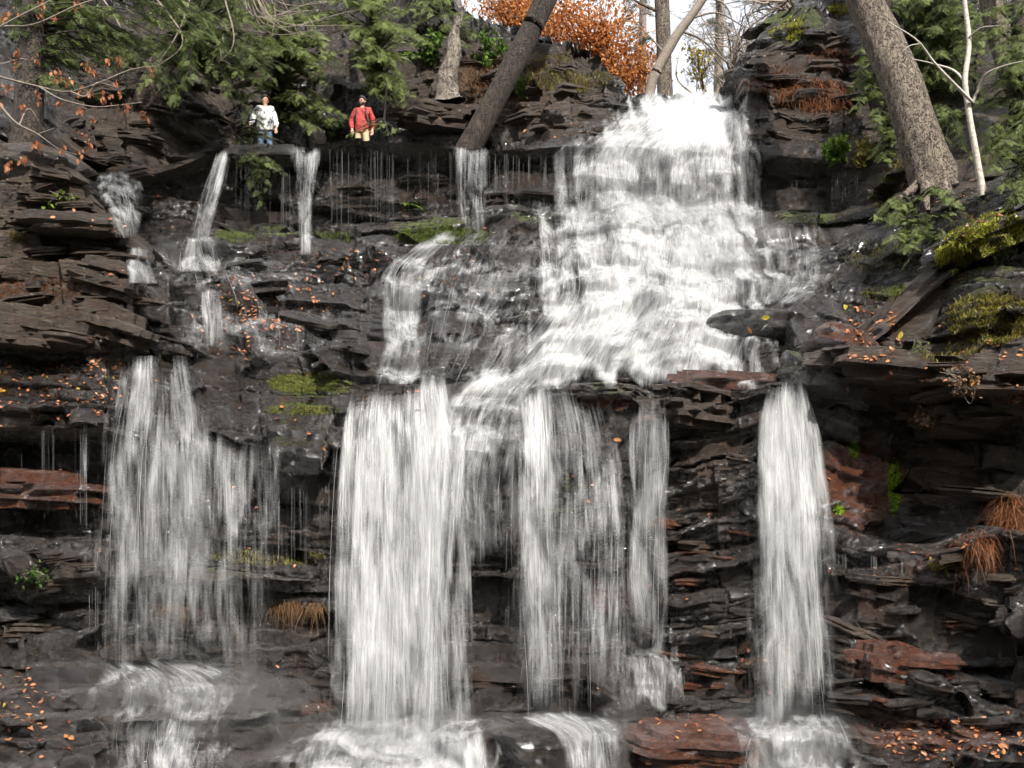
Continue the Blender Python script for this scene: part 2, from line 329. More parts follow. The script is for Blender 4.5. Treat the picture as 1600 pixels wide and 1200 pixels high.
mid = (sstep(10.0, 10.5, kpar) * (1 - sstep(14.2, 14.8, kpar)))[:, None] + 0.8 * (1 - sstep(2.8, 3.2, kpar))[:, None]
terr = np.clip((z0 + 0.5 * th - q) * slope, -0.5, 0.5) * np.clip(amp, 0, 1) * (1 - .5 * mid)
terr += mid * (0.5 - st) * TH * np.clip(slope, 0, np.where(lowk > .5, 3.0, 1.3)) * 0.85
X2 = X + hx * out; Y2 = Y + hy * out + terr
Z2 = Z + 0.05 * fbm(X * 2.1, Y * 2.1, Z * 2.1, 2, 61) * amp
V = np.stack([X2, Y2, Z2], -1).reshape(-1, 3)
idx = np.arange(NR * NC).reshape(NR, NC)
Fq = np.stack([idx[:-1, :-1], idx[:-1, 1:], idx[1:, 1:], idx[1:, :-1]], -1).reshape(-1, 4)
cliff_me = mesh_np('cliff', V, Fq, M_CLIFF, smooth=False)

# surface character painted where the rock itself has it: (column, row, radius x, radius y, strength)
def blobs(lst):
    pyg = HOR - (Z - CAM_Z) * F_PX / Y
    r = np.zeros_like(X)
    for (a, b, c, d, s) in lst:
        r = np.maximum(r, s * np.exp(-(((PXg - a) / c) ** 2 + ((pyg - b) / d) ** 2) ** 2))
    return r
dry_a = blobs([(70,400,190,160,.75),(60,260,150,60,.8),(250,180,170,110,.65),(800,140,190,90,.75),(1250,130,120,110,.55),(1500,600,230,90,.7),
               (1450,200,200,160,.6),(330,100,300,120,.6),(640,90,220,80,.5),(1110,720,60,110,.5),(80,770,110,40,.45),(1540,740,120,90,.5),(40,900,200,40,.5),(330,900,130,30,.4)])
moss_a = blobs([(480,600,75,22,1.0),(470,640,70,15,.9),(690,368,90,22,.9),(420,370,120,14,.7),(1230,50,60,30,.8),(1500,400,110,110,.6),(1260,345,60,12,.8),
                (1390,455,45,18,.8),(840,345,60,14,.7),(470,700,50,70,.45),(880,760,70,110,.42),(1010,650,25,40,.6),(1240,570,35,40,.5),(330,880,110,20,.4),(300,950,110,20,.45),
                (950,610,40,14,.55),(560,150,200,120,.3),(900,110,90,50,.35),(30,565,25,15,.8),(1130,665,40,10,.6)])
rust_a = blobs([(1110,598,80,14,.9),(950,630,45,14,.8),(1345,755,80,85,1.0),(1110,1130,70,20,.7),(1450,1150,160,30,.65),(1370,1130,60,30,.6),(80,770,100,35,.55),(960,940,90,30,.5),
                (1450,880,120,30,.45),(1360,1040,60,30,.7),(480,1110,40,10,.6),(1100,700,60,120,.35),(620,330,120,40,.35),(1180,1040,40,60,.5),(1550,1050,100,120,.25)])
fattr(cliff_me, 'dry', dry_a); fattr(cliff_me, 'moss', moss_a); fattr(cliff_me, 'rust', rust_a)
cliff = new_obj('cliff', cliff_me, kind='structure', label='tall stepped cliff of thin dark wet rock layers behind the falls')
BVH = BVHTree.FromPolygons(V.tolist(), Fq.tolist())
CAMP = Vector((0, 0, CAM_Z))
def hit(px, py, default=25.0):
    d = Vector(((px - 800.0) / F_PX, 1.0, (HOR - py) / F_PX)).normalized()
    loc, nor, i, dist = BVH.ray_cast(CAMP, d)
    if loc is None: return P(px, py, default), Vector((0, -1, 0)), False
    if nor.dot(d) > 0: nor = -nor
    return loc, nor, True
# ------------------------------------------------------------------ rock slabs and boulders
def slab_mesh(name, seed, mat, layers=4, ang=8):
    """layered broken slab, about 1 x 0.7 x 0.3 m"""
    r = np.random.default_rng(seed)
    th = np.sort(r.uniform(0, 2 * math.pi, ang)); th = th * .55 + np.linspace(0, 2 * math.pi, ang, endpoint=False) * .45
    rad = r.uniform(.72, 1.08, ang)
    base = np.stack([np.cos(th) * rad * .5, np.sin(th) * rad * .36], -1)
    vs, fs = [], []; zc = -.15
    hs = r.uniform(.4, 1.4, layers); hs = hs / hs.sum() * .3
    n = ang; rings = []
    for L in range(layers):
        sc = r.uniform(.86, 1.06); sh = r.normal(0, .035, 2); jit = r.normal(0, .03, (n, 2))
        o = base * sc + sh + jit
        tl = r.normal(0, .05, 2)
        for zz, k in ((zc + .012, 1.0), (zc + hs[L] - .006, r.uniform(.93, 1.0))):
            z = zz + (o @ tl) * .5
            rings.append(np.column_stack([o * k, z]))
        zc += hs[L]
    V = np.concatenate(rings); F = []
    for q in range(len(rings) - 1):
        for j in range(n):
            a, b = q * n + j, q * n + (j + 1) % n
            F.append((a, b, b + n)); F.append((a, b + n, a + n))
    c0, c1 = len(V), len(V) + 1
    V = np.concatenate([V, [rings[0].mean(0)], [rings[-1].mean(0) + (0, 0, .02)]])
    for j in range(n):
        F.append((c0, (j + 1) % n, j)); t = (len(rings) - 1) * n; F.append((c1, t + j, t + (j + 1) % n))
    return mesh_np(name, V, np.array(F), mat)
SLABS = {m.name: [slab_mesh('rock_slab', 100 + 7 * i + k, m, 3 + k % 2, 7 + k % 3) for k in range(7)] for i, m in enumerate((M_WET, M_BROWN, M_RUST, M_MOSSY))}

def boulder_mesh(name, seed, mat, size, box=0.5, rough=0.16, sub=4, strata=0.05):
    bm = bmesh.new(); bmesh.ops.create_icosphere(bm, subdivisions=sub, radius=1.0)
    v = np.array([x.co[:] for x in bm.verts]); f = np.array([[a.index for a in x.verts] for x in bm.faces]); bm.free()
    p = 2 + 6 * box
    nrm = (np.abs(v) ** p).sum(1) ** (1 / p); v = v / nrm[:, None]
    r = np.random.default_rng(seed)
    for q in range(7):              # flat broken faces
        d = r.normal(0, 1, 3); d[2] *= .6; d /= np.linalg.norm(d); c = r.uniform(.62, .95)
        e = v @ d - c; v = v - np.where(e > 0, e, 0)[:, None] * d[None, :] * .92
    s = seed * 3.7; sz = np.array(size) / 2
    w = v * sz
    k = 1 + rough * fbm(w[:, 0] * 1.8 + s, w[:, 1] * 1.8, w[:, 2] * 2.5, 3, seed) + rough * .5 * fbm(w[:, 0] * 6 + s, w[:, 1] * 6, w[:, 2] * 10, 2, seed + 5)
    lay = np.floor(w[:, 2] / .09 + .8 * fbm(w[:, 0] * 1.5, w[:, 1] * 1.5, w[:, 2] * 0 + s, 2, seed + 9)).astype(np.int64)
    k += strata * (hash3(lay, lay * 0, lay * 0, seed) * 2 - 1)
    w[:, 0] *= k; w[:, 1] *= k; w[:, 2] *= (1 + rough * .5 * fbm(w[:, 0] * 1.5 + s, w[:, 1] * 1.5, w[:, 2] * 0, 2, seed + 2))
    return mesh_np(name, w, f, mat)

def block_mesh(name, seed, mat, size, n=30, layers=9, taper=.25, rough=.1):
    """big layered block: many thin beds, each with its own broken outline"""
    r = np.random.default_rng(seed); th = np.linspace(0, 2 * math.pi, n, endpoint=False)
    p = 5.0; rad = (np.abs(np.cos(th)) ** p + np.abs(np.sin(th)) ** p) ** (-1 / p)
    rad = rad * (1 + .16 * vnoise(np.cos(th) * 1.7 + seed, np.sin(th) * 1.7, th * 0, 3) + .08 * r.normal(0, 1, n))
    hs = r.lognormal(0, .6, layers); hs /= hs.sum(); z = -.5; rings = []
    tp = r.uniform(.75, 1, 2)
    for L in range(layers):
        f = (z + .5 + hs[L] / 2)
        sc = 1 - taper * abs(2 * f - 1 + r.normal(0, .25)) ** 1.5; sh = r.normal(0, .05, 2)
        o = rad * sc * (1 + rough * vnoise(th * 2.2 + L * 7, th * 0 + seed, th * 0, 5) + rough * .6 * r.normal(0, 1, n))
        x, y = np.cos(th) * o * .5 + sh[0], np.sin(th) * o * .5 + sh[1]
        tl = r.normal(0, .06, 2)
        for zz, k in ((z + hs[L] * .12, r.uniform(.95, 1)), (z + hs[L] * .92, r.uniform(.93, 1.))):
            rings.append(np.column_stack([x * k, y * k, zz + x * tl[0] + y * tl[1] + .012 * r.normal(0, 1, n)]))
        z += hs[L]
    rings.append(np.column_stack([rings[-1][:, :2] * .5, rings[-1][:, 2] + .05 + .03 * r.normal(0, 1, n)]))
    V = np.concatenate(rings) ; F = []
    for q in range(len(rings) - 1):
        for j in range(n):
            a, b = q * n + j, q * n + (j + 1) % n
            F.append((a, b, b + n)); F.append((a, b + n, a + n))
    c0 = len(V); V = np.concatenate([V, [rings[0].mean(0)], [rings[-1].mean(0) + (0, 0, .02)]]); t = (len(rings) - 1) * n
    for j in range(n):
        F.append((c0, (j + 1) % n, j)); F.append((c0 + 1, t + j, t + (j + 1) % n))
    return mesh_np(name, V * np.array(size), np.array(F), mat)
SOLID = []     # meshes that later things can rest on
def boulder(px, py, wpx, hpx, dep, mat, label, seed, box=.5, rot=(0, 0, 0), rough=.16, push=.35, name='boulder', Yfix=None, strata=.05, group=None):
    loc, nor, ok = hit(px, py)
    Yc = (Yfix if Yfix else loc.y) + dep * (.5 - push)
    c = P(px, py, Yc); s = Yc / F_PX
    if box >= .55: me = block_mesh(name, seed, mat, (wpx * s, dep, hpx * s), layers=max(4, int(hpx * s / .11)), rough=max(.05, rough * .8))
    else: me = boulder_mesh(name, seed, mat, (wpx * s, dep, hpx * s), box, rough * 1.4, 4, strata * 1.6)
    o = new_obj(name, me, label=label, category='rock'); o.location = c; o.rotation_euler = Euler(rot)
    if group: o['group'] = group
    SOLID.append(o); return o

boulder(1178, 516, 132, 66, 1.5, M_WET, 'round wet black boulder at the edge of the wide cascade', 1, .5, rough=.08, push=.8)
boulder(1285, 512, 110, 95, 1.4, M_WET, 'humped black rock beside the round wet boulder', 2, .45, (0, .15, 0), .12, .7)
boulder(1330, 545, 130, 60, 1.3, M_RUST, 'reddish rock piled with orange leaves', 3, .45, (0, .2, 0), .12, .65)
boulder(1445, 492, 210, 95, 1.6, M_BROWN, 'long tilted ledge of dark layered rock below the mossy bank', 4, .7, (0, -.72, .1), .1, strata=.1)
boulder(1385, 578, 230, 52, 1.5, M_BROWN, 'big overhanging slab with a sunlit pale top over the dark alcove', 5, .8, (0, .10, .1), .1, .5, strata=.08, Yfix=19.0)
boulder(1310, 605, 110, 46, 1.2, M_WET, 'dark tilted slab leaning at the head of the alcove', 61, .7, (0, .38, .2), .12, .4)
boulder(1440, 622, 120, 40, 1.1, M_BROWN, 'second tilted slab stacked under the sunlit one', 62, .7, (0, .3, .1), .12, .35)
boulder(1300, 660, 90, 44, .9, M_WET, 'wet shoulder of rock beside the alcove fall', 63, .6, (0, .35, .1), .12, .4)
boulder(1540, 668, 230, 46, 1.4, M_BROWN, 'jagged pale topped slab jutting out above the tilted block', 6, .7, (0, .12, .15), .16, .3, strata=.09)
boulder(1500, 760, 180, 90, 1.4, M_BROWN, 'big tilted block of banded rock at the side of the alcove', 7, .8, (0, .28, .25), .1, .4, strata=.07)
boulder(1580, 590, 170, 60, 1.6, M_BROWN, 'weathered ledge with dry seedheads on the right bank', 8, .7, (0, .1, 0), .14, .3)
boulder(60, 768, 190, 62, 1.5, M_RUST, 'smooth brown slab in the dripping left alcove', 9, .9, (0, .03, 0), .06, .75, strata=.02)
boulder(835, 1175, 130, 110, 1.3, M_WET, 'rounded dark boulder under the veil of water', 10, .35, rough=.1, push=.5)
boulder(985, 1075, 120, 100, 1.1, M_WET, 'grey angular boulder in the spray of the slim fall', 11, .5, (0, .1, .2), push=.6)
boulder(1060, 1168, 190, 70, 1.6, M_RUST, 'flat red topped boulder between two splashing falls', 12, .8, (0, .08, .2), .1, .6)
boulder(1130, 602, 200, 36, 1.6, M_RUST, 'thin orange topped slab on the rim below the wide cascade', 13, .85, (0, .06, 0), .08, .5)
boulder(1075, 640, 120, 66, 1.4, M_BROWN, 'hollowed brown block under the orange topped slab', 14, .7, (0, .1, .3), .2, .55)
boulder(715, 530, 80, 72, 1.0, M_WET, 'upright black boulder beside the stepped cascade', 15, .6, (0, .1, .2), push=.5)
boulder(1243, 585, 60, 75, 1.0, M_MOSSY, 'green tinged rock at the head of the alcove fall', 16, .5, push=.55)
boulder(110, 352, 160, 30, 1.3, M_BROWN, 'flat slab with a straight front edge on the brown bluff', 17, .9, (0, .04, .1), .06, .6)
boulder(185, 388, 75, 46, 1.2, M_BROWN, 'dark nose of rock at the tip of the brown bluff', 18, .6, (0, .25, 0), .12, .5)
boulder(170, 440, 90, 60, 1.2, M_BROWN, 'blocky knob under the nose of the brown bluff', 19, .7, (0, .2, 0), .14, .5)
boulder(180, 512, 110, 60, 1.3, M_BROWN, 'banded block at the foot of the brown bluff', 20, .7, (0, .25, 0), .12, .5)
boulder(70, 270, 150, 70, 1.4, M_BROWN, 'big curved rock with pale scratches on top of the brown bluff', 21, .5, (0, .3, 0), .1, .5)
boulder(1380, 1035, 100, 60, 1.0, M_RUST, 'wet red block among the glinting black ledges', 22, .6, (0, .15, .2), .12, .6)
boulder(95, 1062, 130, 52, 1.2, M_WET, 'squarish wet block at the head of the low steps', 23, .8, (0, .02, .1), .08, .6)
boulder(1545, 372, 170, 58, 1.6, M_MOSSY, 'moss covered mound of rock below the birch sapling', 24, .6, (0, -.4, 0), .2, .4)
boulder(1495, 412, 80, 40, 1.0, M_MOSSY, 'moss covered knob hanging over the dark tilted ledge', 25, .6, (0, -.5, 0), .2, .45)
boulder(480, 690, 110, 110, 1.5, M_MOSSY, 'mossy bulge of rock beside the tall column', 26, .5, (0, 0, .1), .12, .5)
boulder(1230, 380, 120, 75, 1.4, M_WET, 'smooth wet rock at the side of the upper cascade', 27, .45, (0, -.1, 0), .12, .45)
boulder(700, 190, 130, 40, 1.4, M_BROWN, 'grey slab under the rotten stump', 28, .6, (0, .15, 0), .14, .5)
boulder(1235, 60, 100, 45, 1.4, M_MOSSY, 'moss capped block on the top of the outcrop', 29, .5, (0, -.35, 0), .18, .5)
boulder(418, 243, 130, 20, .9, M_WET, 'low wet kerb of rock at the feet of the white jacketed hiker', 64, .8, (0, .02, 0), .1, .6)
boulder(500, 490, 110, 50, 1.2, M_WET, 'dark dripping block under a heap of leaves', 30, .6, (0, .05, 0), .14, .5)
boulder(30, 520, 120, 50, 1.4, M_BROWN, 'pale topped slab at the edge of the leafy shelf', 31, .8, (0, .1, 0), .12, .5)
for k, (a, b, c, d, e) in enumerate([(560, 1060, 130, 36, .2), (610, 1095, 150, 30, .2), (760, 1065, 140, 60, .2), (900, 1050, 120, 50, .2)]):
    nm = ['ledge crossing behind the tall column', 'lower ledge crossing behind the tall column', 'squat black ledge between column and veil', 'notched black ledge behind the veil'][k]
    boulder(a, b, c, d, 1.3, M_WET, nm + ' of wet rock', 40 + k, .85, (0, .03, .05), .1, .5, name='rock_ledge')

# broken pieces of bedding that stand out of the cliff, one object each
ZONES = [((1000, 1180), (640, 1120), 46, 'wr'), ((1290, 1600), (850, 1130), 62, 'wwr'), ((0, 215), (250, 540), 40, 'b'), ((110, 370), (80, 260), 34, 'b'), ((1155, 1340), (30, 250), 30, 'bbw'),
         ((660, 1000), (70, 215), 30, 'b'), ((480, 860), (280, 340), 14, 'w'), ((230, 560), (400, 560), 22, 'w'), ((0, 140), (860, 1000), 14, 'wb'), ((1450, 1600), (560, 840), 12, 'b')]
zr = random.Random(4); made = 0
for (xa, xb), (ya, yb), n, code in ZONES:
    for q in range(n):
        px, py = zr.uniform(xa, xb), zr.uniform(ya, yb)
        loc, nor, ok = hit(px, py)
        if not ok: continue
        c = zr.choice(code); m = {'w': 'wet_rock', 'b': 'brown_rock', 'r': 'rusty_rock'}[c]
        if c == 'r' and zr.random() < .55: m = 'brown_rock'
        o = new_obj('rock_slab', zr.choice(SLABS[m]), cliff)
        s = zr.uniform(.45, 1.25) * (0.8 if ya > 600 else 1)
        o.location = loc + Vector((0, .12 * s, 0)); o.scale = (s * zr.uniform(.8, 1.5), s, s * zr.uniform(.35, .9))
        dipa = 0.10 if px > 1180 else (0.22 if px < 400 and py < 300 else 0.03)
        o.rotation_euler = (zr.gauss(.05, .13), dipa + zr.gauss(0, .10), zr.uniform(-.5, .5) + (math.pi if zr.random() < .5 else 0)); made += 1

_sv, _sf, _b = [], [], 0
for o in SOLID:
    M = Matrix.LocRotScale(o.location, o.rotation_euler, o.scale); n = len(o.data.vertices)
    co = np.empty(n * 3, np.float32); o.data.vertices.foreach_get('co', co); co = co.reshape(-1, 3)
    R = np.array(M.to_3x3()); co = co @ R.T + np.array(o.location)
    _sv += co.tolist(); _sf += [[i + _b for i in p.vertices] for p in o.data.polygons]; _b += n
BVH2 = BVHTree.FromPolygons(_sv, _sf)
def hit2(px, py, default=25.0):
    """first rock seen at a photo pixel, cliff or boulder"""
    loc, nor, ok = hit(px, py, default)
    d = Vector(((px - 800.0) / F_PX, 1.0, (HOR - py) / F_PX)).normalized()
    l2, n2, i, dist = BVH2.ray_cast(CAMP, d)
    if l2 is not None and (not ok or l2.y < loc.y):
        return l2, (n2 if n2.dot(d) < 0 else -n2), True
    return loc, nor, ok
# ------------------------------------------------------------------ falling water
def water_material(name, fu, fv, soft=0.25, bright=0.72, thin=0.0):
    """streaked white water; 'flow' = how much water there is at each point, UV in metres across and along the flow"""
    t = NT(name)
    uv = t.n('UVMap', uv_map='UVMap').outputs[0]
    oi = t.attr('seed')
    off = t.n('CombineXYZ', {'X': t.math('MULTIPLY', oi, 13.7), 'Y': t.math('MULTIPLY', oi, 7.3), 'Z': oi})
    va = t.n('VectorMath', operation='ADD'); t.put(va.inputs[0], uv); t.put(va.inputs[1], off.outputs[0])
    p = va.outputs[0]
    a = t.noise(t.scaled(p, (fu * 0.18, fv * 0.8, 1)), 1.0, 3, 0.55, 0.6)
    b = t.noise(t.scaled(p, (fu, fv, 1)), 1.0, 3, 0.6, 0.25)
    c = t.noise(t.scaled(p, (fu * 2.6, fv * 1.9, 1)), 1.0, 3, 0.6)
    s = t.math('ADD', t.math('MULTIPLY', t.math('SUBTRACT', a, .5), 1.7), t.math('ADD', t.math('MULTIPLY', t.math('SUBTRACT', b, .5), 1.0), t.math('MULTIPLY', t.math('SUBTRACT', c, .5), .55)))   # centred on 0
    d = t.attr('flow')
    v = t.math('ADD', t.math('ADD', s, .40), t.math('MULTIPLY', t.math('SUBTRACT', d, 0.5), 0.75))
    al = t.rng(v, 0.5 - soft, 0.5 + soft * 1.3, 0, 1, True)
    al = t.math('MULTIPLY', al, t.rng(d, 0.01, 0.25))
    al = t.math('MULTIPLY', al, 0.74 - thin)
    bp = t.n('Bump', {'Strength': 0.55, 'Distance': 0.08, 'Height': t.math('ADD', b, t.math('MULTIPLY', c, 0.6))})
    colr = t.mix(t.rng(v, 0.35, 1.0), (0.82 * bright, 0.835 * bright, 0.85 * bright, 1), (bright, bright, bright, 1))
    df = t.n('BsdfDiffuse', {'Color': colr, 'Normal': bp.outputs[0]})
    tr = t.n('BsdfTranslucent', {'Color': colr})
    gl = t.n('BsdfGlossy', {'Color': (1, 1, 1, 1), 'Roughness': 0.3, 'Normal': bp.outputs[0]})
    m1 = t.n('MixShader', {0: 0.30, 1: df.outputs[0], 2: tr.outputs[0]})
    m1 = t.n('MixShader', {0: 0.06, 1: m1.outputs[0], 2: gl.outputs[0]})
    tp = t.n('BsdfTransparent')
    m2 = t.n('MixShader', {0: al, 1: tp.outputs[0], 2: m1.outputs[0]})
    return t.surf(m2.outputs[0])
M_FALL = water_material('falling_water', 16.0, 0.85, 0.55)
M_RUN = water_material('running_water', 13.0, 1.5, 0.60)
M_THIN = water_material('thin_water', 15.0, 0.5, 0.3, 0.8, 0.25)
M_FOAM = water_material('foam', 6.0, 1.5, 0.45)
def strand_material():
    t = NT('water_strand')
    df = t.n('BsdfDiffuse', {'Color': (0.74, 0.75, 0.76, 1)}); tr = t.n('BsdfTranslucent', {'Color': (0.74, 0.75, 0.76, 1)})
    m1 = t.n('MixShader', {0: 0.4, 1: df.outputs[0], 2: tr.outputs[0]})
    m2 = t.n('MixShader', {0: t.attr('flow'), 1: t.n('BsdfTransparent').outputs[0], 2: m1.outputs[0]})
    return t.surf(m2.outputs[0])
M_STRAND = strand_material()

def tube_arrays(paths, radii, sides=3, flow=None):
    """paths: list of (n,3) arrays, radii: list of (n,) arrays -> verts, quads, attr"""
    vs, fs, fl = [], [], []; base = 0
    ang = np.arange(sides) * 2 * math.pi / sides + .5
    ca, sa = np.cos(ang), np.sin(ang)
    for q, (p, r) in enumerate(zip(paths, radii)):
        n = len(p); tg = np.gradient(p, axis=0); tg /= (np.linalg.norm(tg, axis=1, keepdims=True) + 1e-9)
        ref = np.where(np.abs(tg[:, 2:3]) > 0.9, np.array([[1., 0, 0]]), np.array([[0, 0, 1.]]))
        a = np.cross(tg, ref); a /= (np.linalg.norm(a, axis=1, keepdims=True) + 1e-9); b = np.cross(tg, a)
        ring = p[:, None, :] + r[:, None, None] * (a[:, None, :] * ca[None, :, None] + b[:, None, :] * sa[None, :, None])
        vs.append(ring.reshape(-1, 3))
        i = np.arange(n - 1)[:, None] * sides; j = np.arange(sides)[None, :]; j2 = (j + 1) % sides
        f = np.stack([i + j, i + j2, i + sides + j2, i + sides + j], -1).reshape(-1, 4) + base
        fs.append(f); base += n * sides
        if flow is not None: fl.append(np.repeat(flow[q], sides))
    return np.concatenate(vs), np.concatenate(fs), (np.concatenate(fl) if flow is not None else None)

def stream(name, rowsdef, mat, label, layers=3, res=3.0, eps=0.05, spread=0.16, edge=0.24, seed=0, wav=1.0, edge_noise=0.7, strands=None, rocks=True, foam=0.0, slen=(.15, .5)):
    """rowsdef: (photo row, left column, right column, amount); the sheet drops from what it runs over and lands on what sticks out below"""
    rd = np.array(rowsdef, float)
    y0, y1 = rd[0, 0], rd[-1, 0]
    nr = max(8, int((y1 - y0) / res)); pys = np.linspace(y0, y1, nr)
    xl, xr, dn = np.interp(pys, rd[:, 0], rd[:, 1]), np.interp(pys, rd[:, 0], rd[:, 2]), np.interp(pys, rd[:, 0], rd[:, 3])
    w_ = max(1, nr // 14); xl, xr = blur(blur(xl[:, None], w_, 0), w_, 0)[:, 0], blur(blur(xr[:, None], w_, 0), w_, 0)[:, 0]
    wpx = (xr - xl).max(); nc = max(6, int(wpx / res)); s = np.linspace(0, 1, nc)
    PXs = xl[:, None] + (xr - xl)[:, None] * s[None, :]
    D = np.zeros((nr, nc))
    for i in range(nr):
        for j in range(nc):
            D[i, j] = (hit2 if rocks else hit)(PXs[i, j], pys[i], 999)[0].y
    D[D > 900] = np.nan
    for i in range(nr):
        r = D[i]
        if np.isnan(r).any():
            ok = ~np.isnan(r)
            D[i] = np.interp(np.arange(nc), np.where(ok)[0], r[ok]) if ok.any() else (D[i - 1] if i else 30.0)
    D = np.minimum.accumulate(D + 0.0, axis=0); D0 = D
    sm = 2 if mat in (M_RUN, M_FOAM) else max(4, nr // 22)      # free-falling water follows a smooth curve in front of the rock
    def erode(a, n, ax):
        o_ = a.copy()
        for k_ in range(1, n + 1):
            sl = [slice(None)] * 2; sr = [slice(None)] * 2; sl[ax] = slice(k_, None); sr[ax] = slice(None, -k_)
            o_[tuple(sr)] = np.minimum(o_[tuple(sr)], a[tuple(sl)]); o_[tuple(sl)] = np.minimum(o_[tuple(sl)], a[tuple(sr)])
        return o_
    hn = min(2 if mat in (M_RUN, M_FOAM) else 5, (nc - 2) // 2)
    D = blur(erode(D, sm, 0), sm, 0); D = blur(erode(D, hn, 1), hn, 1); D = np.minimum(D, D0 + .03)
    D = np.minimum.accumulate(D, axis=0)
    if mat not in (M_RUN, M_FOAM) and nr > 30:           # a falling sheet: one smooth arc per column, clear of every ledge
        t_ = np.arange(nr); cut = int(nr * .9)
        H = np.zeros_like(D)
        for j in range(nc):
            hull = []
            for i in range(cut):
                while len(hull) >= 2 and (D[hull[-1], j] - D[hull[-2], j]) * (i - hull[-2]) >= (D[i, j] - D[hull[-2], j]) * (hull[-1] - hull[-2]): hull.pop()
                hull.append(i)
            H[:, j] = np.interp(t_, hull, D[hull, j]); H[cut:, j] = np.minimum(H[cut - 1, j], H[cut - 1, j])
        w_ = max(3, nr // 9); H = blur(blur(H, w_, 0), w_, 0); H = blur(blur(H, min(8, (nc - 1) // 2), 1), min(8, (nc - 1) // 2), 1)
        D = H - max(0.0, float((H - D)[2:cut].max()) * .5)
    tread = np.clip(-np.gradient(blur(D, 1, 0), axis=0) / (res * .028), 0, 1.2); tread = blur(blur(tread, 2, 0), 2, 1)
    obs, vv, ff, fl, sd, uvs = [], [], [], [], [], []
    base = 0
    idx = np.arange(nr * nc).reshape(nr, nc)
    fq = np.stack([idx[:-1, :-1], idx[:-1, 1:], idx[1:, 1:], idx[1:, :-1]], -1).reshape(-1, 4)
    for L in range(layers):
        Yw = D - eps - spread * L
        xx = (PXs - 800) * Yw / F_PX; zz = CAM_Z + (HOR - pys)[:, None] * Yw / F_PX
        Yw = Yw - wav * 0.08 * (L + .6) * fbm(xx * 1.6, zz * .45, xx * 0 + L * 5.1, 3, 91 + seed) - wav * 0.035 * fbm(xx * 7, zz * .9, xx * 0 + L, 2, 95 + seed)
        xx = (PXs - 800) * Yw / F_PX + 0.05 * fbm(xx * .8, zz * .35, xx * 0 + L * 3, 2, 97)
        seg = np.sqrt(np.diff(zz, axis=0) ** 2 + np.diff(Yw, axis=0) ** 2)
        v = np.concatenate([np.zeros((1, nc)), np.cumsum(seg, 0)], 0)
        wm = (xr - xl)[:, None] * D / F_PX
        uu = (s[None, :] - .5) * (0.45 * wm + 0.55 * wm.mean())
        en = edge_noise * (fbm(zz * .8 + seed, xx * 0 + 3, xx * 0 + L, 3, 101) * .5 + 1.1 * fbm(xx * 5.5, zz * .28, xx * 0 + L, 2, 103 + seed))
        e = np.minimum(s[None, :] + en * edge, 1 - s[None, :] + en * edge)
        te = np.clip((np.arange(nr) / (nr - 1))[:, None], 0, 1)
        d = dn[:, None] * sstep(0, edge, e) * sstep(0, 0.09, te + 0.07 * fbm(xx * 2.5, zz * 0, zz * 0, 3, 7)) * (1 - sstep(0.90, 1.02, te + .12 * fbm(xx * 2.2, zz * 0, zz * 0 + 4, 3, 8)))
        d = d * (0.92 + 0.75 * fbm(xx * 1.3, zz * .3, xx * 0 + L * 2, 3, 111 + seed) + .25 * fbm(xx * .8, zz * 1.4, xx * 0 + L * 2, 3, 113 + seed))
        if foam: d = d * (1 - foam * .45 + foam * tread)
        d = d * (1 - 0.15 * L)
        vv.append(np.stack([xx, Yw, zz], -1).reshape(-1, 3)); ff.append(fq + base); base += nr * nc
        fl.append(d.ravel()); sd.append(np.full(nr * nc, L * 1.37 + seed * .61)); uvs.append(np.stack([uu, v], -1).reshape(-1, 2))
    # loose strands and drops that leave the sheet
    ns = strands if strands is not None else int(8 + 0.03 * nc * nr / 4.0)
    ns = min(ns, 160); paths, rad, flw = [], [], []
    for q in range(ns):
        jc = RNG.integers(0, nc); i0 = int(RNG.random() ** 1.1 * nr * .8); ln = int(nr * RNG.uniform(*slen)); i1 = min(nr - 1, i0 + max(ln, 6))
        dd = fl[0].reshape(nr, nc)[i0:i1, jc].mean() if i1 > i0 + 2 else 0
        if i1 - i0 < 5 or RNG.random() > dd * 1.5 - .05: continue
        ii = np.linspace(i0, i1, 8).astype(int)
        yv = D[ii, jc] - eps - RNG.uniform(.02, spread * layers + .08)
        xv = (PXs[ii, jc] - 800) * D[ii, jc] / F_PX + np.linspace(0, 1, 8) * RNG.normal(0, .05) + RNG.normal(0, .03); zv = CAM_Z + (HOR - pys[ii]) * yv / F_PX
        rr = RNG.uniform(.0018, .0055) * np.sin(np.linspace(.25, math.pi - .1, 8)) ** .6
        paths.append(np.stack([xv, yv, zv], -1)); rad.append(rr); flw.append(np.full(8, RNG.uniform(.12, .45)))
    nsheet = sum(len(f) for f in ff)
    if paths:
        tv, tf, ta = tube_arrays(paths, rad, 3, flw)
        vv.append(tv); ff.append(tf + base); fl.append(ta); sd.append(np.zeros(len(tv))); uvs.append(np.zeros((len(tv), 2)))
    me = mesh_np(name, np.concatenate(vv), np.concatenate(ff), mat, smooth=True)
    me.materials.append(M_STRAND)
    mi = np.zeros(len(me.polygons), np.int32); mi[nsheet:] = 1; me.polygons.foreach_set('material_index', mi)
    fattr(me, 'flow', np.concatenate(fl)); fattr(me, 'seed', np.concatenate(sd))
    ul = me.uv_layers.new(name='UVMap'); uva = np.concatenate(uvs)
    li = np.empty(len(me.loops), np.int32); me.loops.foreach_get('vertex_index', li)
    ul.data.foreach_set('uv', uva[li].astype(np.float32).ravel())
    return new_obj(name, me, kind='structure', label=label)

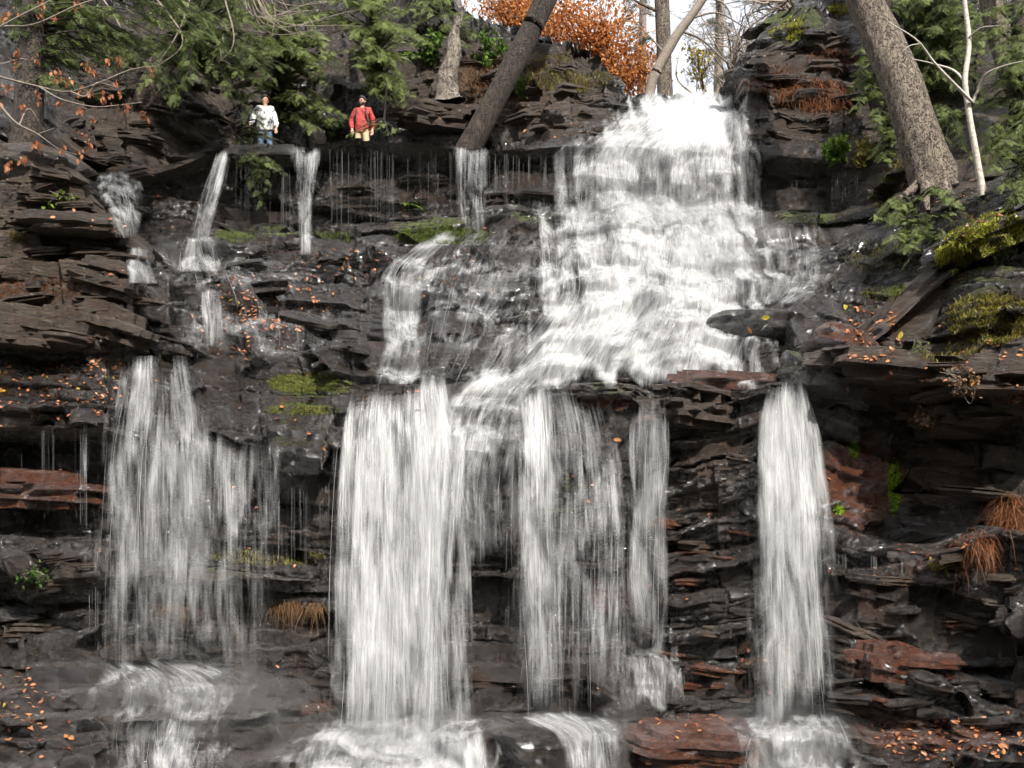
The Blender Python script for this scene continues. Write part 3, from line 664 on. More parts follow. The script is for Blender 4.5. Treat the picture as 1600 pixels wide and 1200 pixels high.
# the big upper cascade, from the notch in the skyline down to the rim of the lower wall
stream('waterfall', [(138,1005,1145,.85),(150,990,1150,.95),(175,955,1172,.9),(200,930,1190,.86),(225,880,1195,.86),(240,862,1200,.86),(262,858,1204,.64),(300,856,1206,.54),(330,854,1208,.5),(352,852,1207,.4)], M_RUN, 'broad white upper fall pouring from the notch in the skyline', 2, 2.8, seed=1, foam=.5)
stream('waterfall', [(145,1010,1140,.8),(185,985,1175,.8),(230,900,1185,.6),(300,890,1190,.35),(335,890,1190,.3)], M_RUN, 'bright inner rush of the broad upper fall', 1, 3.0, seed=31, eps=.3, foam=.5)
stream('waterfall', [(306,835,1215,.5),(330,820,1215,.78),(370,830,1215,.86),(420,830,1225,.80),(455,835,1240,.76),(500,810,1225,.78),(540,780,1215,.80),(562,750,1218,.82),(580,735,1222,.84),(598,722,1228,.7),(608,722,1228,.5)], M_RUN, 'wide white cascade spreading over the rounded middle steps', 2, 2.8, seed=2, wav=1.2, foam=.45, rocks=False)
stream('waterfall', [(330,900,1190,.5),(370,920,1180,.8),(430,900,1180,.6),(490,880,1180,.55),(560,820,1180,.6),(600,800,1190,.5)], M_RUN, 'bright middle of the wide white cascade', 1, 3.0, seed=32, eps=.28, wav=1.4, foam=.4, rocks=False)
stream('waterfall', [(560,765,885,.75),(590,735,870,.85),(615,695,840,.72),(650,680,830,.62),(700,675,815,.55),(750,670,800,.45),(800,690,795,.32),(890,700,792,.2)], M_RUN, 'fan of white water sliding down beside the tall column', 2, 2.6, seed=3, foam=.4)
stream('waterfall', [(586,548,698,.6),(606,538,702,.8),(630,525,712,.82),(650,520,720,.82),(720,512,732,.76),(800,508,735,.68),(950,505,738,.58),(1080,505,740,.55),(1150,495,745,.5)], M_FALL, 'tall dense column of white water in the middle of the lower wall', 2, 3.5, seed=4, spread=.2)
stream('waterfall', [(635,545,740,.4),(670,535,740,.7),(720,530,735,.62),(800,530,730,.55),(950,530,725,.5),(1100,525,730,.5),(1160,510,750,.5)], M_FALL, 'bright outer plume of the tall column', 1, 3.5, seed=5, eps=.45)
stream('waterfall', [(660,660,740,.6),(690,662,735,1.0),(800,664,722,.95),(950,660,712,.85),(1100,645,720,.85),(1160,620,745,.8)], M_FALL, 'dense inner plume of the tall column', 1, 3.5, seed=35, eps=.6)
stream('waterfall', [(596,790,935,0.25),(630,790,970,0.38),(700,780,990,0.35),(800,776,1000,0.34),(880,776,1000,0.32),(960,785,995,0.24),(1060,790,990,0.18),(1125,790,985,0.15)], M_FALL, 'veil of thin white water over the greenish wall', 2, 3.5, seed=6)
stream('waterfall', [(594,802,872,.5),(640,802,882,.66),(800,800,886,.58),(950,802,890,.46),(1125,802,890,.34)], M_FALL, 'narrow bright run within the veil over the greenish wall', 1, 3.5, seed=7, eps=.12)
stream('waterfall', [(600,1000,1034,0.55),(650,985,1052,0.52),(720,980,1052,0.49),(745,988,1046,0.60),(830,982,1046,0.49),(900,976,1050,0.42),(960,988,1042,0.35),(1040,992,1036,0.29)], M_FALL, 'slim braided fall beside the rusty brown ledges', 2, 2.8, seed=8)
stream('waterfall', [(592,1204,1252,.8),(615,1188,1260,.95),(660,1176,1280,.85),(760,1168,1296,.68),(860,1165,1306,.56),(980,1165,1316,.46),(1070,1165,1328,.4),(1130,1160,1335,.4)], M_FALL, 'tall white fall dropping past the dark alcove', 2, 3.5, seed=9, spread=.18)
stream('waterfall', [(615,1195,1254,.7),(660,1185,1266,.62),(760,1182,1274,.42),(900,1180,1275,.36),(1130,1178,1295,.3)], M_FALL, 'bright core of the alcove fall', 1, 3.5, seed=39, eps=.4)
stream('waterfall', [(556,198,298,0.50),(600,184,322,0.40),(650,165,336,0.35),(700,156,342,0.30),(800,152,345,0.25),(900,150,348,0.18),(1050,148,348,0.13)], M_FALL, 'denser middle run of the wide ragged curtain over the leaf strewn slab', 2, 3.5, seed=10)
stream('waterfall', [(675,130,450,0.29),(720,128,450,0.35),(800,128,450,0.31),(880,128,450,0.24),(960,128,450,0.18),(1055,128,448,0.14)], M_FALL, 'wide ragged curtain of thin water over the leaf strewn slab', 2, 3.5, seed=11, eps=.12)
stream('waterfall', [(1028,110,330,.35),(1050,100,480,.42),(1085,110,485,.4),(1110,100,475,.42),(1140,110,450,.46),(1180,120,440,.42),(1240,120,430,.4)], M_RUN, 'thin white water breaking over the low steps', 1, 2.8, seed=12, foam=1.0, edge=.35)
stream('waterfall', [(1120,200,330,.3),(1145,190,320,.6),(1185,200,300,.6),(1240,200,300,.5)], M_RUN, 'brighter tongue of water below the low steps', 1, 2.8, seed=52, eps=.15, edge=.35)
stream('waterfall', [(1115,490,755,.3),(1140,470,770,.7),(1170,440,785,.95),(1210,430,790,.9),(1270,430,790,.9)], M_FOAM, 'churning white foam at the foot of the tall column', 2, 3.5, seed=13, eps=.3, spread=.25, wav=2.2)
stream('waterfall', [(1112,760,980,.5),(1140,860,980,.5),(1165,875,975,.55),(1250,880,975,.6)], M_RUN, 'white water over the round boulder under the veil', 2, 3.5, seed=14, eps=.1, foam=.3)
stream('waterfall', [(1112,1165,1310,.3),(1135,1150,1325,.66),(1165,1135,1340,.6),(1260,1125,1350,.55)], M_FOAM, 'burst of foam at the foot of the alcove fall', 2, 3.5, seed=15, eps=.25, spread=.2, wav=2)
# thin falls and trickles of the upper ledge and the left steps
stream('waterfall', [(236,337,359,.75),(260,326,358,.6),(300,312,350,.48),(350,300,335,.42),(378,294,332,.4)], M_FALL, 'slanting thin fall on the upper ledge', 2, 1.8, seed=16)
stream('waterfall', [(370,292,335,.6),(395,280,348,.48),(425,270,360,.36)], M_RUN, 'fan of splash under the slanting thin fall', 2, 1.8, seed=17)
stream('waterfall', [(268,158,210,0.42),(290,147,223,0.42),(330,168,223,0.35),(372,184,220,0.29)], M_FALL, 'bushy thin fall behind the brown bluff', 2, 1.8, seed=18)
stream('waterfall', [(385,200,232,.4),(410,200,236,.5),(442,200,244,.6)], M_RUN, 'white trickle at the edge of the brown bluff', 2, 1.8, seed=19)
stream('waterfall', [(226,450,510,.45),(260,455,504,.5),(300,460,496,.5),(360,463,488,.42),(392,466,488,.5),(398,462,492,.4)], M_FALL, 'wedge shaped thin fall beside the two hikers', 2, 1.8, seed=20)
stream('waterfall', [(230,708,772,.5),(270,709,770,.42),(320,711,768,.38),(362,716,766,.34)], M_FALL, 'paired thin falls above the bright grass', 2, 1.8, seed=21)
stream('waterfall', [(236,862,925,.3),(280,862,920,.45),(325,866,915,.4)], M_FALL, 'thin side veil of the broad upper fall', 1, 2, seed=22)
stream('waterfall', [(360,690,740,.3),(385,648,698,.4),(410,605,668,.5),(440,592,666,.4),(500,592,662,.36),(530,604,670,.45),(560,594,666,.42),(600,580,670,.5)], M_RUN, 'small stepped cascade over the middle ledges', 2, 2.2, seed=23, foam=.6)
stream('waterfall', [(425,735,800,.4),(470,718,790,.45),(505,705,770,.45)], M_RUN, 'trickle between the cascade and the black boulder', 1, 2.2, seed=24)
stream('waterfall', [(350,690,880,.15),(420,620,880,.2),(500,600,870,.2),(560,590,850,.25),(605,590,800,.22)], M_RUN, 'thin film of water sliding over the middle ledges', 1, 3.0, seed=25, foam=.7)
stream('waterfall', [(400,250,480,.16),(470,240,560,.2),(540,230,570,.2),(560,230,560,.15)], M_RUN, 'thin film of water seeping down the left steps', 1, 2.6, seed=46, foam=.9)
stream('waterfall', [(450,312,352,.4),(500,315,352,.55),(548,312,358,.5)], M_FALL, 'short trickle on the left middle steps', 1, 2, seed=26)
stream('waterfall', [(425,1195,1310,.25),(450,1190,1290,.5),(478,1180,1250,.4)], M_RUN, 'splashing foam behind the round wet boulder', 2, 2.8, seed=27)
stream('waterfall', [(350,1180,1290,.3),(400,1185,1300,.28),(450,1185,1300,.25)], M_RUN, 'thin film of spray beside the wide cascade', 1, 3.0, seed=47)
stream('waterfall', [(880,785,1000,.25),(960,795,995,.34),(1110,785,990,.25)], M_THIN, 'dripping veil below the greenish wall', 1, 3.5, seed=28, eps=.2)
stream('waterfall', [(1005,945,1060,.2),(1050,945,1065,.33),(1115,950,1065,.25)], M_RUN, 'spray on the grey rock below the slim fall', 1, 2.6, seed=29)

# ------------------------------------------------------------------ fine spray hanging in the air where the falls land
def mist_material(name, dens):
    t = NT(name); v = t.n('VolumePrincipled', {'Color': (1, 1, 1, 1), 'Density': dens, 'Anisotropy': 0.2}); t.put(t.out.inputs['Volume'], v.outputs[0]); return t.m
def mist(label, px, py, Y, wpx, hpx, dep, dens, seed, shells=8):
    c = P(px, py, Y); s = Y / F_PX; m = mist_material('spray', dens / shells)
    root = empty('mist', c, label=label, kind='stuff')
    for k in range(shells):
        q = (k + 1) / shells; me = boulder_mesh('spray', seed * 10 + k, m, (wpx * s * q, dep * q, hpx * s * q), .0, .35, 3, 0)
        o = new_obj('spray', me, root, kind='stuff')
# ------------------------------------------------------------------ drips hanging from the ledges
def drips(label, x0, x1, pytop, pybot, n, seed, rad=(.0012, .0036), flow=(.03, .3), lipdrop=3):
    r = np.random.default_rng(seed); paths, rads, fl = [], [], []; cl = r.random(max(3, n // 7))
    for q in range(n):
        px = r.uniform(x0, x1) if r.random() < .35 else x0 + (x1 - x0) * np.clip(cl[r.integers(0, len(cl))] + r.normal(0, .025), 0, 1)
        pt = np.interp(px, [x0, x1], pytop) + r.uniform(0, 8); pb = np.interp(px, [x0, x1], pybot) - abs(r.normal(0, .25)) * 40
        h = min(hit(px, pt + d)[0].y for d in (-6, -3, 0, 3, 6)) - .04
        t0 = 0 if r.random() < .6 else r.uniform(0, .5); t1 = 1 if r.random() < .4 else t0 + (1 - t0) * r.uniform(.3, 1)
        py = pt + (pb - pt) * np.linspace(t0, t1, 7)
        yv = np.full(7, h); xv = (px - 800) * h / F_PX + np.linspace(0, 1, 7) * r.normal(0, .01); zv = CAM_Z + (HOR - py) * h / F_PX
        paths.append(np.stack([xv, yv, zv], -1)); rr = r.uniform(*rad); rads.append(np.full(7, rr) * np.linspace(1.2, .8, 7)); fl.append(np.full(7, r.uniform(*flow)))
    v, f, a = tube_arrays(paths, rads, 3, fl)
    me = mesh_np('drips', v, f, M_STRAND); fattr(me, 'flow', a)
    return new_obj('dripping_water', me, kind='structure', label=label)
drips('fine drips along the upper ledge beside the wedge shaped fall', 500, 720, (232, 236), (370, 350), 60, 1)
drips('fine drips along the upper ledge under the white jacket', 360, 460, (240, 234), (350, 380), 34, 2)
drips('fine drips between the paired thin falls and the broad fall', 765, 872, (240, 240), (345, 325), 46, 3)
drips('fine drips hanging from the left slab over the brown alcove', 0, 135, (668, 664), (800, 830), 26, 4, (.0012, .003), (.03, .22))
drips('fine drips under the mossy bulge', 430, 530, (758, 752), (880, 900), 46, 5, (.0012, .003), (.03, .25))
drips('fine drips over the dark recess beside the tall column', 715, 795, (752, 745), (890, 890), 40, 6)
drips('fine drips in front of the grassy ledge', 140, 430, (860, 860), (1040, 1050), 120, 7, (.0012, .0040), (.03, .28))
drips('fine drips from the dark overhang beside the outcrop', 1195, 1340, (262, 268), (330, 325), 40, 8)
drips('fine drips beside the alcove fall', 1280, 1420, (860, 870), (980, 960), 24, 9)
drips('fine drips around the tall column', 500, 740, (860, 860), (1120, 1120), 90, 10, (.0012, .0040), (.03, .28))
drips('fine drips below the greenish wall', 790, 1000, (880, 880), (1100, 1090), 80, 11, (.0012, .0040), (.03, .28))
drips('fine drips on the round wet boulder', 1125, 1230, (520, 520), (548, 548), 26, 12)
drips('fine drips on the middle steps', 430, 590, (470, 470), (505, 500), 30, 13)


mist('white spray at the foot of the tall column', 620, 1195, 18.0, 420, 210, 2.6, .7, 1)
mist('white spray at the foot of the alcove fall', 1225, 1175, 17.3, 320, 190, 2.2, .38, 2)
mist('thin spray over the low steps', 290, 1110, 18.2, 460, 200, 2.4, .22, 3)
mist('thin spray around the round boulder', 900, 1160, 17.0, 240, 110, 1.8, .5, 4)
mist('spray drifting beside the wide cascade', 1120, 420, 25.0, 300, 220, 3.0, .22, 5)
mist('spray where the broad upper fall lands', 1040, 340, 26.6, 360, 80, 2.0, .35, 6)
# ------------------------------------------------------------------ plants: materials
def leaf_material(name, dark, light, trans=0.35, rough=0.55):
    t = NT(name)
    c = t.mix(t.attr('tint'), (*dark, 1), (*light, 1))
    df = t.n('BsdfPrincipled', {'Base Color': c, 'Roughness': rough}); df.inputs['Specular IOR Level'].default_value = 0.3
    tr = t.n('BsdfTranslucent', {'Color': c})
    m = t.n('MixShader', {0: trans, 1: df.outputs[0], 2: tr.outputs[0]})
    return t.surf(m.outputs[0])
def bark_material(name, dark, light, sx=14.0, sz=2.5, bump=0.9):
    t = NT(name); pos = t.n('NewGeometry').outputs['Position']
    n1 = t.noise(t.scaled(pos, (sx, sx, sz)), 1.0, 6, 0.65, 0.6); n2 = t.noise(pos, 2.2, 3, 0.5)
    c = t.mix(t.rng(n1, 0.3, 0.7), (*dark, 1), (*light, 1))
    c = t.mix(t.rng(n2, 0.5, 0.75, 0, .35), c, (light[0] * .8, light[1] * .9, light[2] * .7, 1))
    vo = t.n('TexVoronoi', {'Scale': 1.0}, feature='DISTANCE_TO_EDGE'); t.put(vo.inputs['Vector'], t.scaled(t.n('VectorMath', {0: pos, 1: t.noise(pos, 3.0, 3, .6, 0, 1)}, operation='ADD').outputs[0], (sx * .62, sx * .62, sz * .9)))
    cr_ = t.rng(vo.outputs[0], 0.0, 0.09)
    if sz < 10: c = t.mix(t.math('SUBTRACT', 1.0, cr_), c, (dark[0] * .5, dark[1] * .5, dark[2] * .5, 1))
    bp = t.n('Bump', {'Strength': bump, 'Distance': 0.08, 'Height': t.math('ADD', n1, t.math('MULTIPLY', cr_, 0.8 if sz < 10 else 0.0))})
    b = t.n('BsdfPrincipled', {'Base Color': c, 'Roughness': 0.85, 'Normal': bp.outputs[0]})
    return t.surf(b.outputs[0])
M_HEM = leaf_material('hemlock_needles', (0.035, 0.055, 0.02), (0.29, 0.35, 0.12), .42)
M_ORANGE = leaf_material('orange_leaves', (0.30, 0.10, 0.03), (0.74, 0.34, 0.11), .5)
M_COPPER = leaf_material('copper_leaves', (0.16, 0.05, 0.022), (0.50, 0.22, 0.11), .45)
M_LITTER = leaf_material('fallen_leaves', (0.12, 0.032, 0.014), (0.46, 0.20, 0.09), .1, .4)
M_YELLOW = leaf_material('yellow_leaves', (0.20, 0.17, 0.02), (0.55, 0.42, 0.05), .45)
M_GREEN = leaf_material('green_leaves', (0.03, 0.07, 0.012), (0.16, 0.26, 0.04), .4)
M_GRASS = leaf_material('green_grass', (0.035, 0.07, 0.008), (0.17, 0.22, 0.03), .35)
M_STRAW = leaf_material('dry_grass', (0.09, 0.045, 0.02), (0.34, 0.20, 0.10), .3)
M_RUSTFERN = leaf_material('dead_fern', (0.10, 0.035, 0.014), (0.38, 0.16, 0.07), .35)
M_OLIVE = leaf_material('olive_herbs', (0.06, 0.06, 0.012), (0.33, 0.29, 0.06), .35)
M_PINE = leaf_material('far_needles', (0.03, 0.045, 0.03), (0.12, 0.15, 0.09), .3)
M_MOSSPAD = leaf_material('moss_cushion', (0.07, 0.08, 0.008), (0.40, 0.40, 0.05), .15, .8)
M_BARK = bark_material('grey_brown_bark', (0.045, 0.034, 0.026), (0.28, 0.225, 0.175))
M_BARKD = bark_material('dark_bark', (0.012, 0.009, 0.007), (0.075, 0.055, 0.042))
M_BIRCH = bark_material('pale_bark', (0.28, 0.24, 0.20), (0.62, 0.58, 0.52), 8, 20, .2)
M_STUMP = bark_material('rotten_wood', (0.06, 0.045, 0.035), (0.36, 0.31, 0.26))
M_TWIG = bark_material('twig_bark', (0.09, 0.07, 0.06), (0.30, 0.25, 0.21), 20, 20, .1)

# ------------------------------------------------------------------ plants: shapes
def spline(pts, n):
    p = np.array(pts, float); d = np.concatenate([[0], np.cumsum(np.linalg.norm(np.diff(p, axis=0), axis=1))]); d /= d[-1]
    t = np.linspace(0, 1, n); out = np.zeros((n, p.shape[1]))
    m = np.gradient(p, d, axis=0) if len(p) > 2 else np.repeat((p[1:] - p[:1]), 2, 0)
    for k in range(p.shape[1]):
        i = np.clip(np.searchsorted(d, t, side='right') - 1, 0, len(d) - 2); h = d[i + 1] - d[i]; s = (t - d[i]) / h
        out[:, k] = (2*s**3 - 3*s**2 + 1) * p[i, k] + (s**3 - 2*s**2 + s) * h * m[i, k] + (-2*s**3 + 3*s**2) * p[i+1, k] + (s**3 - s**2) * h * m[i+1, k]
    return out

def trunk_mesh(name, pts, radii, mat, sides=18, n=60, rough=.09, flare=0.0, seed=0):
    c = spline(pts, n); r = np.interp(np.linspace(0, 1, n), np.linspace(0, 1, len(radii)), radii)
    t = np.linspace(0, 1, n); r = r * (1 + flare * np.exp(-t * 22))
    v, f, _ = tube_arrays([c], [r], sides)
    ctr = np.repeat(c, sides, 0); off = v - ctr; a = np.tile(np.arange(sides) * 2 * math.pi / sides, n)
    k = 1 + rough * fbm(np.cos(a) * 2.4 + seed, np.sin(a) * 2.4, np.repeat(t, sides) * 9, 3, 5 + seed) + flare * .5 * np.exp(-np.repeat(t, sides) * 20) * np.sin(a * 4 + seed)
    return mesh_np(name, ctr + off * k[:, None], f, mat, smooth=True)

def place_many(T, tf, base, xd, yd, zd, sc, tint, mat_attr=True):
    """template verts T (n,3) and faces tf placed N times with axes xd yd zd (N,3) and scales sc (N,)"""
    N = len(base); n = len(T)
    v = base[:, None, :] + sc[:, None, None] * (T[None, :, 0:1] * xd[:, None, :] + T[None, :, 1:2] * yd[:, None, :] + T[None, :, 2:3] * zd[:, None, :])
    f = tf[None] + (np.arange(N) * n)[:, None, None]
    return v.reshape(-1, 3), f.reshape(-1, tf.shape[1]), np.repeat(tint, n)

def unit(a): return a / (np.linalg.norm(a, axis=-1, keepdims=True) + 1e-9)

# one flat hemlock spray, 1 long along x, lying in x-y
def spray_template(pairs=8, seed=0):
    r = np.random.default_rng(seed); V, F = [], []
    def diamond(p, d, L, w, zt):
        n = np.array([-d[1], d[0], 0]); b = len(V)
        V.extend([p + d * L * .12 + n * w, p + d * L * .12 - n * w, p + d * L * 1.05 + np.array([0, 0, zt])]); F.append((b, b + 1, b + 2))
    for i in range(pairs):
        t = (i + .4) / pairs; p = np.array([t * .9, 0, -.10 * t * t])
        for sgn in (-1, 1):
            L = .44 * (1 - t * .72) * r.uniform(.75, 1.2); ang = math.radians(r.uniform(42, 62)) * sgn
            d = np.array([math.cos(ang), math.sin(ang), 0]); diamond(p, d, L, .028, -.05)
            if L > .22:
                for q in (.5,):
                    for s2 in (-1, 1):
                        a2 = ang + s2 * .8; d2 = np.array([math.cos(a2), math.sin(a2), 0]); diamond(p + d * L * q, d2, L * .42, .024, -.03)
    diamond(np.array([.82, 0, -.08]), np.array([1., 0, 0]), .2, .03, -.04)
    diamond(np.array([0., 0, 0]), np.array([1., 0, -.1]), .95, .010, 0)
    return np.array(V), np.array(F)
SPR = [spray_template(8, 1), spray_template(6, 2), spray_template(7, 3)]

def bough_sprays(paths, per_m, size, r, droop=.25, lit=.5):
    B, Xd, Yd, Zd, Sc, Ti = [], [], [], [], [], []
    for c in paths:
        L = np.linalg.norm(np.diff(c, axis=0), axis=1).sum(); n = max(3, int(L * per_m))
        t = np.sort(r.uniform(.12, 1, n)) ; cc = np.stack([np.interp(t, np.linspace(0, 1, len(c)), c[:, k]) for k in range(3)], -1)
        tg = unit(np.stack([np.interp(t, np.linspace(0, 1, len(c)), np.gradient(c[:, k])) for k in range(3)], -1))
        side = unit(np.cross(tg, np.array([0, 0, 1.])) + r.normal(0, .25, (n, 3))) * np.where(r.random(n) < .5, -1, 1)[:, None]
        d = unit(tg * r.uniform(.3, 1.1, n)[:, None] + side * r.uniform(.4, 1, n)[:, None] + np.array([0, 0, -1.]) * r.uniform(0, 2 * droop, n)[:, None])
        up = unit(np.array([0, 0, 1.]) + r.normal(0, .35, (n, 3))); y = unit(np.cross(up, d)); z = np.cross(d, y)
        B.append(cc); Xd.append(d); Yd.append(y); Zd.append(z); Sc.append(size * r.uniform(.6, 1.25, n) * (1.1 - .4 * t))
        Ti.append(np.clip(r.normal(lit, .22, n), 0, 1))  # needle tint per tree
    return [np.concatenate(a) for a in (B, Xd, Yd, Zd, Sc, Ti)]

def conifer(name, label, trunk_pts, trunk_r, tips, cat='tree', per_m=11, size=.42, mat=None, bark=None, seed=0, droop=.25, lit=.45, root_t=None, group=None, spread=1.0):
    """tips: list of bough end points; each bough leaves the trunk a little above its tip"""
    r = np.random.default_rng(seed); tp = spline([Vector(p)[:] for p in trunk_pts], 40)
    root = empty(name, tuple(tp[0]), label=label, category=cat)
    if group: root['group'] = group
    inv = np.array(tp[0])
    paths, rads = [], []
    for tip in tips:
        tip = np.array(tip, float); k = np.argmin(np.abs(tp[:, 2] - (tip[2] + .25 * np.linalg.norm(tip[:2] - tp[:, :2].mean(0)))))
        a = tp[k]; mid = (a + tip) / 2 + np.array([0, 0, .12 * np.linalg.norm(tip - a)]) + r.normal(0, .1, 3)
        c = spline([a, mid, tip], 12); paths.append(c); rads.append(np.linspace(.03, .006, 12))
    tm = trunk_mesh('trunk', tp - inv, trunk_r, bark or M_BARKD, 12, 40, .08, .3, seed)
    o = new_obj('trunk', tm, root)
    bv, bf, _ = tube_arrays([p - inv for p in paths], rads, 4)
    new_obj('branches', mesh_np('branches', bv, bf, bark or M_BARKD), root)
    B, Xd, Yd, Zd, Sc, Ti = bough_sprays(paths, per_m, size, r, droop, lit)
    T, tf = SPR[seed % 3]
    v, f, ti = place_many(T, tf, B - inv, Xd, Yd, Zd, Sc, Ti)
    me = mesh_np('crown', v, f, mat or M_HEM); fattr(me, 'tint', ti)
    new_obj('crown', me, root)
    return root

def tips_in(region, n, yr, seed):
    """bough ends scattered through a stretch of slope: region is a list of photo ellipses (cx, cy, rx, ry, weight)"""
    r = np.random.default_rng(seed); w = np.array([a[4] for a in region], float); w /= w.sum(); out = []
    for q in range(n):
        a = region[r.choice(len(region), p=w)]; th = r.uniform(0, 6.283); s = math.sqrt(r.random())
        px, py = a[0] + a[2] * s * math.cos(th), a[1] + a[3] * s * math.sin(th)
        y = r.uniform(*yr); h = hit(px, py, 60)[0].y - .25
        if h < y: y = h - r.uniform(0, .8)
        out.append(P(px, py, y)[:])
    return out

# hemlocks over the left bank
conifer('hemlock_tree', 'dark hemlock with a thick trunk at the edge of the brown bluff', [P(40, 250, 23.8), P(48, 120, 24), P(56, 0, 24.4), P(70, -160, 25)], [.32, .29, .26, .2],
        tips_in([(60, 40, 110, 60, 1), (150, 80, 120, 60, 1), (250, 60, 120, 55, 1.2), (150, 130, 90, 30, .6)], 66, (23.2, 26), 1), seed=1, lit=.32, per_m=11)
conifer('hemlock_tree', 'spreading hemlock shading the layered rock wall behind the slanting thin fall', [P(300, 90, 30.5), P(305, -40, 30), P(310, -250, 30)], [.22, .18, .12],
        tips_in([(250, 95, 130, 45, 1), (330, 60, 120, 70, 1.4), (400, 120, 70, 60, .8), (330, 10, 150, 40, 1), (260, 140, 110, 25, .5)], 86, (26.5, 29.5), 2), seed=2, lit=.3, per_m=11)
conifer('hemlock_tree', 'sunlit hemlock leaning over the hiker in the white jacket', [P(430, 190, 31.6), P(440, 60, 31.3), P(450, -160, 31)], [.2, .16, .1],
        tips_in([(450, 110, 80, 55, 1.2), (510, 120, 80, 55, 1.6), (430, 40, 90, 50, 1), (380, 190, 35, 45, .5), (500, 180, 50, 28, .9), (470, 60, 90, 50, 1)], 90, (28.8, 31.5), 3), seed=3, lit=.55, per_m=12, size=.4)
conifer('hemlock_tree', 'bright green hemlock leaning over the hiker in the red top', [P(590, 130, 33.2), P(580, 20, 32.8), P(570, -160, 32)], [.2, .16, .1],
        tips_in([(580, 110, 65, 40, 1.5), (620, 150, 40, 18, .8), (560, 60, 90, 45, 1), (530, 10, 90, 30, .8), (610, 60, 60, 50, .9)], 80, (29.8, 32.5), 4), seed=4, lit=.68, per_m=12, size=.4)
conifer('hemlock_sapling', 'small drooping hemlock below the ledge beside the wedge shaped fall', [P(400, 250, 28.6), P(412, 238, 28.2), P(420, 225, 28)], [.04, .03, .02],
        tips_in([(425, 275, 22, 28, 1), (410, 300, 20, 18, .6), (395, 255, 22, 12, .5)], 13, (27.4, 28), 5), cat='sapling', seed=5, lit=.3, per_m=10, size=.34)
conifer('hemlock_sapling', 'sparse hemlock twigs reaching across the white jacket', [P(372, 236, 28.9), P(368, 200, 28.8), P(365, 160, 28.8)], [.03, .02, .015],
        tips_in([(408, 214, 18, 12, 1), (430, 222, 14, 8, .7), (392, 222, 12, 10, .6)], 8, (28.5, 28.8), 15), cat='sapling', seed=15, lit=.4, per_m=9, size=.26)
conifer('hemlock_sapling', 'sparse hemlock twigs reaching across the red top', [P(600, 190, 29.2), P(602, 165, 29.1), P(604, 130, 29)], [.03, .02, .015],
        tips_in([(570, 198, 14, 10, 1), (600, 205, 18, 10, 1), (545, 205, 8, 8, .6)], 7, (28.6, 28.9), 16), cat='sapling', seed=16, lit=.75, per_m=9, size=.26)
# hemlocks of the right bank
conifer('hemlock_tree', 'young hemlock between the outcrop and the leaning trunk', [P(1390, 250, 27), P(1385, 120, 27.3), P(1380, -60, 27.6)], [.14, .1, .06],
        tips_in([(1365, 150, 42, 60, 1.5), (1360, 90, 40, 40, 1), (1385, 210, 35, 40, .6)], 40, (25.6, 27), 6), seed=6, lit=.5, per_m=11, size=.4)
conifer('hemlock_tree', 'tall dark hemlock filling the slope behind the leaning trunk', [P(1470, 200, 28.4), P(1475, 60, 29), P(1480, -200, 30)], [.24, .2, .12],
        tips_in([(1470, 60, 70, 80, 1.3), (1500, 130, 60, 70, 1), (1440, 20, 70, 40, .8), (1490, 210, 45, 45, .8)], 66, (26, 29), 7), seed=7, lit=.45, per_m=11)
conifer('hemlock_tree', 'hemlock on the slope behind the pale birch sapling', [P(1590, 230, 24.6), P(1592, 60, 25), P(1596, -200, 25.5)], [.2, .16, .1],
        tips_in([(1560, 60, 60, 70, 1), (1570, 160, 55, 60, 1.2), (1555, 240, 60, 40, 1.2), (1630, 120, 50, 120, .8)], 66, (22.5, 25.2), 8), seed=8, lit=.45, per_m=11, size=.4)
conifer('hemlock_sapling', 'low hemlock bush drooping over the slope below the leaning trunk', [P(1440, 360, 22.6), P(1430, 330, 22.4), P(1425, 300, 22.4)], [.05, .04, .02],
        tips_in([(1400, 350, 50, 28, 1.3), (1430, 385, 40, 30, 1), (1460, 320, 35, 25, .7)], 26, (21.3, 22.4), 9), cat='sapling', seed=9, lit=.6, per_m=11, size=.36)
conifer('hemlock_sapling', 'hemlock bough spreading above the mossy mound by the birch', [P(1600, 300, 21), P(1598, 270, 20.8), P(1596, 240, 20.8)], [.05, .04, .03],
        tips_in([(1560, 275, 45, 25, 1), (1590, 230, 40, 30, 1), (1590, 320, 40, 20, .7)], 22, (19.6, 20.8), 10), cat='sapling', seed=10, lit=.5, per_m=11, size=.36)

conifer('hemlock_tree', 'dark hemlock behind the rotten stump', [P(690, 60, 37), P(692, -60, 37), P(694, -220, 37)], [.2, .16, .1],
        tips_in([(660, 25, 60, 35, 1), (720, 45, 40, 30, .8), (640, -10, 60, 30, .8)], 40, (33, 36), 11), seed=11, lit=.45, per_m=8)
conifer('hemlock_tree', 'hemlock on the top of the slope behind the shaded trunk', [P(1425, 60, 30.5), P(1428, -60, 31), P(1430, -240, 31)], [.2, .16, .1],
        tips_in([(1410, 20, 45, 50, 1), (1450, 90, 45, 50, 1), (1540, 30, 60, 50, 1), (1500, 60, 60, 60, 1)], 60, (27.5, 30), 12), seed=12, lit=.5, per_m=8)
